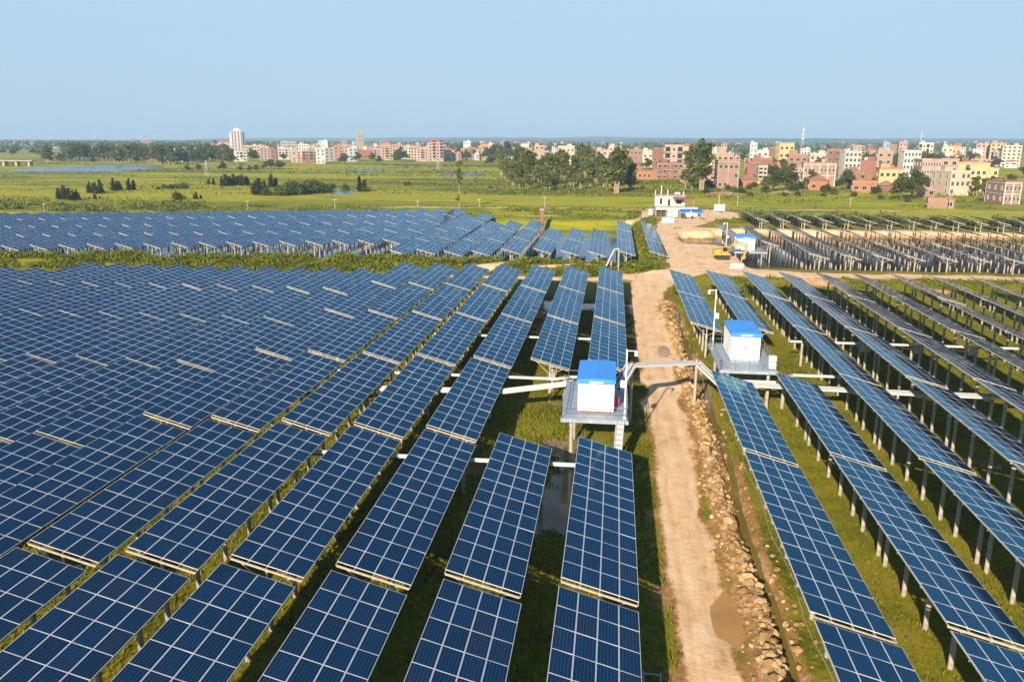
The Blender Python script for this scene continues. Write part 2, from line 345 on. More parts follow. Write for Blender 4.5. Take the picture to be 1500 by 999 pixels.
def terrain(X, Y):
    n1 = fbm(X * 0.13, Y * 0.13, 4); n2 = fbm(X * 0.6 + 40, Y * 0.6, 3)
    wx = X + (fbm(X * 0.25 + 9, Y * 0.25, 3) - 0.5) * 1.6; wy = Y + (fbm(X * 0.25, Y * 0.25 + 31, 3) - 0.5) * 1.6
    d = np.full(X.shape, -1e9)
    for s in STROKES: d = np.maximum(d, seg_d(wx, wy, s))
    dirt = sstep(-0.9, 0.5, d)
    wet = inbox(X, Y, -15, 0.5, 5, 128, 2.5)
    h = 0.42 + (n2 - 0.5) * 0.12 + wet * (-0.20 + (n1 - 0.5) * 1.15) + (1 - wet) * (n1 - 0.5) * 0.25
    rt = inbox(X, Y, 12.5, 60, 5, 138, 2); h = h - rt * (0.16 + np.clip(n1 - 0.52, 0, 1) * 0.9)
    # far side banks and plateau
    lb = sstep(9, 3, X)
    sh = bank_shift(X)
    toe = 149.5 * lb + 139.5 * (1 - lb); top = 154.5 * lb + 149.5 * (1 - lb)
    plat = 1.55 + 0.15 * lb + (n1 - 0.5) * 0.5
    up = sstep(0, 1, (Y - sh - toe) / (top - toe))
    jn = inbox(X, Y, -1, 13, 130, 200, 3)          # the junction climbs more gently
    up = up * (1 - jn) + jn * sstep(132, 168, Y)
    h = h * (1 - up) + plat * up
    far = sstep(235, 285, Y); h = h * (1 - far) + (0.6 + (n1 - 0.5) * 0.5) * far
    p1 = inbox(X, Y - sh * (Y < 200), -400, 5.0, 160.5, 246, 2.2)
    p2 = np.maximum(inbox(X, Y, 27.5, 185, 159.5, 226, 1.6), inbox(X, Y, 18, 30, 197, 219, 1.6))
    h = h * (1 - p1) + (-2.4) * p1; h = h * (1 - p2) + (-1.6 + (n1 - 0.5) * 0.6) * p2
    # road, rubble berm, ditch
    road = sstep(-0.4, 0.5, seg_d(X, Y, STROKES[0])) * (1 - up)
    rut = np.exp(-((np.abs(X - 5.35) - 0.75) / 0.28) ** 2) * 0.05
    h = h * (1 - road) + (0.50 + (n2 - 0.5) * 0.07 - rut) * road
    near = (1 - sstep(118, 130, Y))
    berm = np.exp(-((X - 8.25 - 0.25 * np.sin(Y * 0.2)) / 0.65) ** 2) * near * (0.35 + 0.5 * fbm(X * 0.9, Y * 0.9, 3))
    h = h + berm
    for qx, qy, qa, qb in POOLS: h = h - .24 * np.exp(-((X - qx) / qa) ** 2 - ((Y - qy) / qb) ** 2) * (.15 + 1.7 * n2) + .09 * (vnoise(X * 2.1, Y * 1.3) - .5) * np.exp(-((X - qx) / qa / 1.6) ** 2 - ((Y - qy) / qb / 1.6) ** 2)
    dd = np.abs(X - ditch_x(Y)); dig = (1 - sstep(0.08, 0.62, dd + .22 * (n2 - .5))) * near
    h = h * (1 - dig) + (-0.16) * dig
    soil = np.maximum(inbox(X, Y, 7.1, 10.5 + (n1 - 0.5) * 3, 5, 130, 0.8) * (0.62 + 0.5 * (n2 - 0.5)), 0)
    # bare patches on the slope below the far path, around the ponds and along the tracks
    bare = inbox(X, Y, 22, 75, 139, 149, 2) * sstep(0.52, 0.66, n1) * 0.75
    pb = np.maximum(p1 * (1 - p1) * .3, p2 * (1 - p2)) * 2.6 * sstep(0.35, 0.6, n1)
    dirt = np.maximum(dirt, np.maximum(soil, np.maximum(bare, np.clip(pb, 0, .8))))
    wear = sstep(-2.6, -0.5, d) * sstep(0.5, 0.62, n2) * 0.55
    dirt = np.maximum(dirt, wear)
    return h, np.clip(dirt, 0, 1)
def height(x, y):
    return float(terrain(np.array([float(x)]), np.array([float(y)]))[0][0])

def rng_axis(parts):
    out = []
    for a, b, st in parts: out += list(np.arange(a, b - 1e-6, st))
    out.append(parts[-1][1]); return np.array(out)
xs = rng_axis([(-300, -140, 4), (-140, -50, 1.6), (-50, -26, 1.0), (-26, 1, 0.6), (1, 13, 0.24), (13, 40, 0.7), (40, 110, 1.4), (110, 200, 3)])
ys = rng_axis([(12, 25, 1.0), (25, 62, 0.4), (62, 165, 0.75), (165, 320, 1.3)])
XX, YY = np.meshgrid(xs, ys); HH, DD = terrain(XX, YY)
edge = np.minimum(np.minimum(XX - xs[0], xs[-1] - XX), ys[-1] - YY); ek = sstep(0, 14, edge)
HH = HH * ek + 0.5 * (1 - ek)

def ground_material(name, near):
    m, p, L = newmat(name)
    co = coords(m)
    f1 = noise(m, coords(m, (1, 1, 1)), 0.16, 6, 0.65); f2 = noise(m, co, 2.3, 5, 0.7); f3 = noise(m, co, 9.0, 3, 0.7)
    g = math_(m, 'ADD', math_(m, 'MULTIPLY', f1, 0.6), math_(m, 'MULTIPLY', f2, 0.4))
    grass = ramp(m, g, [(0.34, (0.045, 0.055, 0.007)), (0.44, (0.118, 0.124, 0.008)), (0.54, (0.200, 0.182, 0.010)), (0.62, (0.235, 0.165, 0.030)), (0.72, (0.26, 0.155, 0.055))])
    # meadow: broad flat patches stretched across the view
    mc = coords(m, (0.0055, 0.018, 1)); mn = noise(m, mc, 1.0, 6, 0.62)
    md = noise(m, coords(m, (0.05, 0.22, 1)), 1.0, 6, 0.7)
    mk = math_(m, 'ADD', math_(m, 'MULTIPLY', mn, 0.58), math_(m, 'MULTIPLY', md, 0.42))
    mead = ramp(m, mk, [(0.36, (0.075, 0.088, 0.014)), (0.43, (0.135, 0.148, 0.016)), (0.48, (0.205, 0.220, 0.012)), (0.54, (0.360, 0.335, 0.006)), (0.65, (0.23, 0.20, 0.035))])
    fine = noise(m, coords(m, (0.35, 0.7, 1)), 1.0, 4, 0.8)
    mead = mix(m, math_(m, 'MULTIPLY', math_(m, 'SUBTRACT', 0.52, fine, True), 1.8, True), mead, (0.055, 0.07, 0.014))
    a = N(m, 'ShaderNodeSeparateXYZ'); tc = N(m, 'ShaderNodeTexCoord'); L.new(tc.outputs['Object'], a.inputs[0])
    k = math_(m, 'MULTIPLY', math_(m, 'SUBTRACT', a.outputs[1], 225.0), 1 / 50.0, True)
    grass = mix(m, k, grass, mead)
    if near:
        at = N(m, 'ShaderNodeAttribute', attribute_name='dirt')
        dn = math_(m, 'ADD', at.outputs['Fac'], math_(m, 'MULTIPLY', math_(m, 'SUBTRACT', math_(m, 'ADD', math_(m, 'MULTIPLY', f2, 0.5), math_(m, 'MULTIPLY', f3, 0.5)), 0.5), 1.1))
        sn = math_(m, 'ADD', math_(m, 'MULTIPLY', noise(m, coords(m, (2.2, 0.10, 1)), 1.0, 5, 0.65), 0.25), math_(m, 'MULTIPLY', noise(m, coords(m, (1, 0.6, 1)), 0.55, 7, 0.75), 0.75))
        # wheel ruts pressed into the track by lorries
        wob = math_(m, 'ADD', a.outputs[0], math_(m, 'MULTIPLY', math_(m, 'SUBTRACT', noise(m, coords(m, (0, 0.07, 0)), 1.0, 2), 0.5), 1.6))
        rd = math_(m, 'ABSOLUTE', math_(m, 'SUBTRACT', math_(m, 'ABSOLUTE', math_(m, 'SUBTRACT', wob, 5.4)), 0.78))
        rut = math_(m, 'MULTIPLY', math_(m, 'SUBTRACT', 1.0, math_(m, 'MULTIPLY', rd, 3.2), True), math_(m, 'MULTIPLY', math_(m, 'SUBTRACT', 142.0, a.outputs[1]), 0.08, True))
        rut = math_(m, 'MULTIPLY', rut, ramp(m, noise(m, coords(m, (1.2, 0.25, 1)), 1.0, 5, 0.7), [(0.38, (0, 0, 0)), (0.60, (1, 1, 1))]))
        soil = ramp(m, f2, [(0.3, (0.20, 0.105, 0.035)), (0.7, (0.40, 0.225, 0.085))])
        sand = ramp(m, sn, [(0.34, (0.45, 0.26, 0.12)), (0.46, (0.65, 0.43, 0.235)), (0.57, (0.73, 0.515, 0.32)), (0.70, (0.73, 0.57, 0.41))])
        sp = noise(m, co, 22.0, 2, 0.5)
        sand = mix(m, math_(m, 'MULTIPLY', math_(m, 'GREATER_THAN', sp, 0.66), 0.35), sand, (0.72, 0.62, 0.5))
        sand = mix(m, math_(m, 'MULTIPLY', math_(m, 'LESS_THAN', sp, 0.34), 0.35), sand, (0.22, 0.12, 0.06))
        sand = mix(m, math_(m, 'MULTIPLY', rut, 0.40), sand, (0.44, 0.25, 0.10))
        c = mix(m, ramp(m, dn, [(0.32, (0, 0, 0)), (0.50, (1, 1, 1))]), grass, soil)
        c = mix(m, ramp(m, dn, [(0.62, (0, 0, 0)), (0.86, (1, 1, 1))]), c, sand)
    else: c = grass
    L.new(c, p.inputs['Base Color']); p.inputs['Roughness'].default_value = 0.95; p.inputs['Specular IOR Level'].default_value = 0.15
    hgt = math_(m, 'ADD', math_(m, 'MULTIPLY', f2, 0.6), math_(m, 'MULTIPLY', f3, 0.4))
    bump(m, p, hgt, 0.55 if near else 0.3, 0.18)
    return m
M['ground'] = ground_material('grass_and_earth', True); M['meadow'] = ground_material('meadow_grass', False)
ny, nx = XX.shape
idx = np.arange(ny * nx).reshape(ny, nx)
Q = np.stack([idx[:-1, :-1], idx[:-1, 1:], idx[1:, 1:], idx[1:, :-1]], -1).reshape(-1, 4)
isroad = DD.ravel()[Q].mean(1) > 0.72
P3 = np.stack([XX.ravel(), YY.ravel(), HH.ravel()], -1)
NRM = None
def sheet(name, sel):
    q = Q[sel]; u, inv = np.unique(q, return_inverse=True); q2 = inv.reshape(-1, 4)
    me = bpy.data.meshes.new(name); me.vertices.add(len(u)); me.vertices.foreach_set('co', P3[u].astype(np.float32).ravel())
    me.loops.add(q2.size); me.loops.foreach_set('vertex_index', q2.astype(np.int32).ravel())
    me.polygons.add(len(q2)); me.polygons.foreach_set('loop_start', np.arange(0, q2.size, 4, dtype=np.int32))
    me.polygons.foreach_set('use_smooth', [True] * len(q2))
    a = me.attributes.new('dirt', 'FLOAT', 'POINT'); a.data.foreach_set('value', DD.ravel()[u].astype(np.float32))
    me.materials.append(M['ground']); me.update(calc_edges=True); me.validate()
    return tag(link(name, me), kind='structure')
sheet('ground', ~isroad); sheet('dirt_road', isroad)
# the plain out to the horizon
b = MB(); FAR = 15000.0
x0, x1, y0, y1 = xs[0], xs[-1], ys[0], ys[-1]
b.add([(x0, y1, .5), (x1, y1, .5), (FAR, FAR, .5), (-FAR, FAR, .5), (x0, y0, .5), (-FAR, y0 - 300, .5), (x1, y0, .5), (FAR, y0 - 300, .5)],
      [(0, 1, 2, 3), (4, 0, 3, 5), (1, 6, 7, 2), (4, 5, 7, 6)])
me = b.mesh('meadow', M['meadow'])
bm_fix = me.validate()
tag(link('meadow', me), kind='structure')

# water
def water_mat(name, c, rough, bstr, sc=1.5, tr=0.0):
    m, p, L = newmat(name)
    f = noise(m, coords(m, (1, 1, 1)), 0.25, 4)
    L.new(ramp(m, f, [(0.3, tuple(x * 0.75 for x in c)), (0.7, tuple(x * 1.25 for x in c))]), p.inputs['Base Color'])
    p.inputs['Roughness'].default_value = rough; p.inputs['IOR'].default_value = 1.33
    bump(m, p, noise(m, coords(m), sc, 3), bstr, 0.05)
    return m
M['w_field'] = water_mat('muddy_water', (0.22, 0.145, 0.06), 0.14, 0.12)
M['w_ditch'] = water_mat('green_ditch_water', (0.155, 0.125, 0.030), 0.12, 0.08)
M['w_pond'] = water_mat('blue_pond_water', (0.018, 0.075, 0.105), 0.06, 0.12, 2)
M['w_dark'] = water_mat('dark_pond_water', (0.030, 0.032, 0.022), 0.12, 0.30, 2)
M['w_dark'].node_tree.nodes['Principled BSDF'].inputs['Specular IOR Level'].default_value = 0.14
M['w_lake'] = water_mat('lake_water', (0.10, 0.16, 0.22), 0.25, 0.2, 0.4)
def water(name, pts, z, mt):
    b = MB(); b.add([(x, y, z) for x, y in pts], [tuple(range(len(pts)))]); return tag(b.build(name, mt), kind='structure')
water('field_water', [(-17, 8), (1.8, 8), (1.8, 131), (-17, 131)], 0.10, M['w_field'])
water('field_water', [(13, 10), (62, 10), (62, 137), (13, 137)], 0.10, M['w_field'])
yy = np.arange(14, 128, 2.0)
water('ditch_water', [(float(ditch_x(y)) - 0.62, y) for y in yy] + [(float(ditch_x(y)) + 0.62, y) for y in yy[::-1]], 0.02, M['w_ditch'])
water('pond_water', [(-299, 134), (-131, 149), (-50, 158), (7.5, 158), (7.5, 249), (-299, 249)], -1.15, M['w_pond'])
water('pond_water', [(16, 157), (188, 157), (188, 229), (16, 229)], -0.05, M['w_dark'])
def blob(pts, n=40, seed=0, j=0.06):             # rounded irregular outline through photo points on the ground
    c = sum(pts, Vector((0, 0, 0))) / len(pts); out = []
    m = len(pts)
    for i in range(n):
        t = i / n * m; k = int(t); f = t - k
        p0, p1, p2, p3 = (pts[(k + o) % m] for o in (-1, 0, 1, 2))
        q = 0.5 * ((2 * p1) + (p2 - p0) * f + (2 * p0 - 5 * p1 + 4 * p2 - p3) * f * f + (3 * p1 - p0 - 3 * p2 + p3) * f ** 3)
        q = c + (q - c) * (1 + j * math.sin(i * 2.3 + seed) * math.sin(i * 0.9 + 2 * seed)); out.append((q.x, q.y))
    return out
water('lake_water', blob([G(u, v, 0.53) for u, v in ((12, 250), (60, 246), (130, 243.5), (225, 242.5), (238, 245.5), (200, 249), (140, 252.5), (60, 252))], seed=1), 0.53, M['w_lake'])
water('lake_water', blob([G(u, v, 0.53) for u, v in ((498, 250.5), (535, 247.5), (560, 250), (578, 251.5), (540, 251.8))], seed=2), 0.53, M['w_lake'])
water('lake_water', blob([G(u, v, 0.53) for u, v in ((640, 257), (690, 253), (712, 256), (660, 259))], seed=3), 0.53, M['w_lake'])
water('lake_water', blob([G(u, v, 0.53) for u, v in ((486, 281), (512, 279), (520, 282), (500, 285), (484, 284))], seed=4), 0.53, M['w_lake'])
M['w_pud'] = water_mat('puddle_water', (0.42, 0.225, 0.065), 0.15, 0.05)
for qx, qy, qa, qb in POOLS:
    water('puddle_water', [(qx + math.cos(t) * qa * 1.5, qy + math.sin(t) * qb * 1.5) for t in [i * math.pi / 16 for i in range(32)]], 0.40, M['w_pud'])

# ------------------------------------------------------------------ solar tables
TILT = R_(15.74); CT, ST = math.cos(TILT), math.sin(TILT)
MW, PW, ML, PL = 0.992, 1.0075, 1.608, 1.620
WS = PW * 4 - 0.0155
WX = WS * CT
def on(u, y, dz=0.0, zl=0.0):                    # point on the panel plane: u across the slope, y along the row
    return (u * CT + dz * ST - WX / 2, y, zl - u * ST + dz * CT)
def panel_mesh(n, seed):
    r = np.random.RandomState(seed)
    v, f, mi, uv, mr = [], [], [], [], []
    fw, th = 0.024, 0.036
    for j in range(n):
        for i in range(4):
            u0, y0 = i * PW, j * PL - n * PL / 2; u1, y1 = u0 + MW, y0 + ML
            jit = r.randn(4) * 0.0035
            def P(u, y, dz):
                a, c = (u - u0) / MW, (y - y0) / ML
                e = (jit[0] * (1 - a) + jit[1] * a) * (1 - c) + (jit[2] * (1 - a) + jit[3] * a) * c
                return on(u, y, dz + e)
            b = len(v)
            o = [(u0, y0), (u1, y0), (u1, y1), (u0, y1)]; q = [(u0 + fw, y0 + fw), (u1 - fw, y0 + fw), (u1 - fw, y1 - fw), (u0 + fw, y1 - fw)]
            v += [P(*p, 0) for p in o] + [P(*p, 0) for p in q] + [P(*p, -0.004) for p in q] + [P(*p, -th) for p in o]
            f.append((b + 8, b + 9, b + 10, b + 11)); mi.append(0); uv += [(0, 0), (1, 0), (1, 1), (0, 1)]; k = r.rand(); mr.append(k)
            for a in range(4):
                c = (a + 1) % 4
                f.append((b + a, b + c, b + 4 + c, b + 4 + a)); mi.append(1); uv += [(0, 0)] * 4; mr.append(k)
                f.append((b + 12 + a, b + 12 + c, b + c, b + a)); mi.append(1); uv += [(0, 0)] * 4; mr.append(k)
            f.append((b + 15, b + 14, b + 13, b + 12)); mi.append(2); uv += [(0, 0)] * 4; mr.append(k)
    me = bpy.data.meshes.new('panel_array'); me.from_pydata(v, [], f)
    for x in (M['cells'], M['alu'], M['backsheet']): me.materials.append(x)
    me.polygons.foreach_set('material_index', mi)
    ul = me.uv_layers.new(name='UVMap'); ul.data.foreach_set('uv', [c for p in uv for c in p])
    a = me.attributes.new('mrand', 'FLOAT', 'FACE'); a.data.foreach_set('value', mr)
    me.update(); return me
PANELS = {}
def panels(n):
    if n not in PANELS: PANELS[n] = [panel_mesh(n, 100 * n + s) for s in range(3)]
    return rng.choice(PANELS[n])
POSTS_AT = (-0.17, 3.1, 6.4, 9.7, 13.0, 14.3, 17.6)
def rail_mesh(n, zl, lod):
    b = MB(); h = n * PL / 2
    for i in range(5):
        u = min(max(i * PW - 0.008, 0.03), WS - 0.03)
        b.beam(on(u, -h - 0.32, -0.066, zl), on(u, h + 0.28, -0.066, zl), 0.05, 0.055, 0, up=(ST, 0, CT))
    if lod:
        for y in posts_for(n): add_bracket(b, y - h, zl)
    return b.mesh('support_rails', M['rail'])
def posts_for(n): return [y for y in POSTS_AT if y < n * PL - 0.6] + ([n * PL - 0.4] if n > 12 else [])
def add_rafter(b, y, zl): b.beam(on(0.05, y, -0.15, zl), on(WS - 0.05, y, -0.15, zl), 0.07, 0.10, 0, up=(ST, 0, CT))
def add_brace(b, y, zl, side):
    b.beam((side * 0.10, y, zl - WS / 2 * ST - 1.05), on(WS / 2 + side * 1.35, y, -0.2, zl), 0.05, 0.05)
def add_bracket(b, y, zl):
    add_rafter(b, y, zl); add_brace(b, y, zl, -1); add_brace(b, y, zl, 1)
POSTM = {}
def post_mesh(zl):
    k = round(zl, 2)
    if k not in POSTM:
        b = MB(); zt = zl - WS / 2 * ST - 0.19
        b.tube((0, 0, -2.2), (0, 0, zt - 0.75), 0.135, 0.135, 10, 0)
        b.tube((0, 0, zt - 1.15), (0, 0, zt - 0.95), 0.155, 0.155, 10, 1)
        b.tube((0, 0, zt - 0.75), (0, 0, zt), 0.07, 0.07, 8, 1)
        POSTM[k] = b.mesh('post', [M['concrete'], M['galv']])
    return POSTM[k]
PARTM = {}
def part_mesh(key, fn, mats):
    if key not in PARTM:
        b = MB(); fn(b); PARTM[key] = b.mesh(key[0], mats)
    return PARTM[key]
TABLES = []
def table(xl, ynear, n, zl, zg, label, group, lod):
    """zl: height of the upper (left) edge, zg: ground height under the posts"""
    h = n * PL / 2; yc = ynear + h; xc = xl + WX / 2
    pts = [project((xl + a * WX, ynear + c * 2 * h, zl - a * WX * ST / CT)) for a in (0, 1) for c in (0, 1)]
    ok = [p for p in pts if p and -25 < p[0] < 1525 and p[1] < 1030]
    if not ok: return None
    t = empty('solar_table', (xc + rng.gauss(0, .03), yc, zg + rng.gauss(0, .025))); t.rotation_euler = (rng.gauss(0, .0012), rng.gauss(0, .0035), rng.gauss(0, .0009)); tag(t, label, 'solar table', group)
    z = zl - zg
    link('panel_array', panels(n), t, (0, 0, z))
    link('support_rails', part_mesh(('support_rails', n, round(z, 2), lod), lambda b: b.__dict__.update(rail_src(n, z, lod)), M['rail']), t)
    for y in posts_for(n):
        po = link('post', post_mesh(z), t, (0, y - h, 0))
        if not lod:
            link('rafter', part_mesh(('rafter', round(z, 2)), lambda b: add_rafter(b, 0, z), M['rail']), po)
            for s in (-1, 1): link('brace', part_mesh(('brace', round(z, 2), s), lambda b: add_brace(b, 0, z, s), M['galv']), po)
    TABLES.append(t); return t
def rail_src(n, z, lod):
    b = MB(); h = n * PL / 2
    for i in range(5):
        u = min(max(i * PW - 0.008, 0.03), WS - 0.03)
        b.beam(on(u, -h - 0.24, -0.066, z), on(u, h + 0.10, -0.066, z), 0.05, 0.055, 0, up=(ST, 0, CT))
    if lod:
        for y in posts_for(n): add_bracket(b, y - h, z)
    return dict(v=b.v, f=b.f, m=b.m)
ORD = ['first', 'second', 'third', 'fourth', 'fifth', 'sixth', 'seventh', 'eighth', 'ninth', 'tenth', 'eleventh', 'twelfth', 'thirteenth', 'fourteenth', 'fifteenth', 'sixteenth', 'seventeenth', 'eighteenth', 'nineteenth', 'twentieth'] + ['twenty ' + s for s in ('first', 'second', 'third', 'fourth', 'fifth', 'sixth', 'seventh', 'eighth', 'ninth')] + ['thirtieth'] + ['thirty ' + s for s in ('first', 'second', 'third', 'fourth', 'fifth', 'sixth', 'seventh', 'eighth', 'ninth')]
def field(rows, fmt, group, ref):
    """rows: list of (row index, x left, z left, ground, [(ynear, n), ...from the far end])"""
    for ri, xl, zl, zg, segs in rows:
        c = 0
        for yn, n in segs:
            lod = 0 if yn < 62 else 1
            if table(xl, yn, n, zl, zg, fmt % (ORD[ri], ORD[c]), group, lod): c += 1
rows = []
for k in range(0, 24):                           # left of the track
    if k <= 6: xl = -2.05 - 5.735 * k; tops = [136.3 - 20.35 * i for i in range(6)]; ns = [12] * 6
    else: xl = -42.0 - 5.4 * (k - 7); tops = [128.1 + .12 * max(0, 12 - k), 109.9, 90.1, 70.2, 50.3, 30.3]; ns = [11, 12, 12, 12, 12, 12]
    segs = [(tp - n * PL, n) for i, (tp, n) in enumerate(zip(tops, ns)) if not (k < 2 and i == 3)]
    if k >= 17: segs[0] = (segs[0][0], 7)
    rows.append((k, xl, 4.62, 0.0, segs))
field(rows, 'solar table, %s row left of the dirt track, %s from the scrub bank', 'solar tables left of the dirt track', 0)
rows = []
for k in range(0, 16):                           # right of the track
    xl = 9.48 + 5.821 * k
    segs = [(133.7 - 20.15 * i - 12 * PL, 12) for i in range(6) if not (k < 2 and i == 2)]
    rows.append((k, xl, 4.80, 0.0, segs))
field(rows, 'solar table, %s row right of the dirt track, %s from the sandy path', 'solar tables right of the dirt track', 0)
rows = []                                         # over the blue pond, counted from its right end
for k, (x, yf, segs) in enumerate([(7.6, 167, [13, 13, 13]), (0.9, 167.5, [13, 13, 13]), (-5.2, 165.5, [13, 14]), (-10.8, 166, [13, 14]), (-16.9, 168.5, [12, 13]), (-23.4, 166.5, [13, 13, 13]),
                                   (-29.2, 163, [13, 13, 13]), (-34.7, 161.5, [13, 13, 13]), (-41.0, 164, [13, 13, 13, 13]), (-46.2, 161.5, [13, 13, 13, 13])]):
    rows.append((k, x, 3.25, -1.5, [(yf + sum(q * PL + .45 for q in segs[:i]), segs[i]) for i in range(len(segs))][::-1]))
for j in range(29):
    x = -52.6 - 5.62 * j; rows.append((10 + j, x, 3.25 - 0.0 * j, -1.5, [(179.0 - 0.28 * 5.62 * j + i * 21.85, 13) for i in range(4)][::-1])) if 10 + j < len(ORD) else None
rows = [r for r in rows if r]
field(rows, 'solar table over the pond, %s row from its right end, %s from the meadow', 'solar tables over the blue pond', 0)
rows = []
for k in range(0, 22):
    x = 25.7 + 5.78 * k
    segs = [(157.5 + 18.55 * i, 11) for i in (2, 1, 0) if not (k < 2 and i == 0)]
    rows.append((k, x, 4.75, -0.6, segs))
field(rows, 'grey solar table, %s row from the far cabin, %s from the orange bank', 'solar tables over the dark pond', 0)
rows = [(k, 38.9 + 5.72 * k, 4.75, 0.5, [(229.5, 12)]) for k in range(0, 18)]
for r in rows:
    table(r[1], 229.5, 12, 4.75, 0.5, 'grey solar table behind the orange bank, %s from the left' % ORD[r[0]], 'solar tables behind the orange bank', 1)
# ------------------------------------------------------------------ inverter cabins, platforms, cable trays
def railing(b, pts, z, h=1.05, m=0):
    for p, q in zip(pts, pts[1:]):
        p3, q3 = Vector((*p, z)), Vector((*q, z)); n = max(1, round((q3 - p3).length / 1.5))
        for k in (h, h * 0.52): b.beam(p3 + Vector((0, 0, k)), q3 + Vector((0, 0, k)), 0.045, 0.045, m)
        for i in range(n + 1):
            c = p3.lerp(q3, i / n); b.beam(c, c + Vector((0, 0, h)), 0.045, 0.045, m)
def platform(x0, y0, x1, y1, z, zg, label, stairs):
    t = empty('cabin_platform', ((x0 + x1) / 2, (y0 + y1) / 2, zg)); tag(t, label, 'platform', 'cabin platforms')
    ox, oy = (x0 + x1) / 2, (y0 + y1) / 2; z -= zg
    X0, Y0, X1, Y1 = x0 - ox, y0 - oy, x1 - ox, y1 - oy
    b = MB(); b.box(X0, Y0, z - 0.06, X1, Y1, z)
    for a, c in (((X0, Y0), (X1, Y0)), ((X0, Y1), (X1, Y1)), ((X0, Y0), (X0, Y1)), ((X1, Y0), (X1, Y1))):
        b.beam((*a, z - 0.19), (*c, z - 0.19), 0.10, 0.25)
    b.build('deck', M['bluegrey'], t)
    b = MB(); e = 0.04; g = 1.0
    railing(b, [(X0 + e, Y1 - e), (X0 + e, Y0 + e), (X1 - e, Y0 + e), (X1 - e, Y1 - e), (X0 + e, Y1 - e)], z)
    b.build('railing', M['deepgrey'], t)
    for px in (X0 + 0.8, X1 - 0.8):
        for py in (Y0 + 0.5, 0, Y1 - 0.5):
            b = MB(); b.tube((px, py, -1.5), (px, py, z - 0.45), 0.16, n=12); link('post', b.mesh('post', M['concrete']), t)
    b = MB()
    for py in (Y0 + 0.5, 0, Y1 - 0.5): b.beam((X0 + 0.1, py, z - 0.38), (X1 - 0.1, py, z - 0.38), 0.12, 0.13)
    b.build('cross_beam', M['galv'], t)
    if stairs:
        (ax, ay, az), (bx, by, bz) = stairs
        a, c = Vector((ax - ox, ay - oy, az - zg)), Vector((bx - ox, by - oy, bz - zg))
        b = MB()
        for s in (-0.3, 0.3): b.beam(a + Vector((s, 0, 0)), c + Vector((s, 0, 0)), 0.05, 0.22)
        b.beam(a + Vector((0, 0, -.06)), c + Vector((0, 0, -.06)), 0.56, 0.03)
        n = 11
        for i in range(n):
            p = a.lerp(c, (i + 0.5) / n); b.box(p.x - 0.28, p.y - 0.17, p.z - 0.01, p.x + 0.28, p.y + 0.17, p.z + 0.025)
        b.build('stairs', M['galv'], t)
    return t
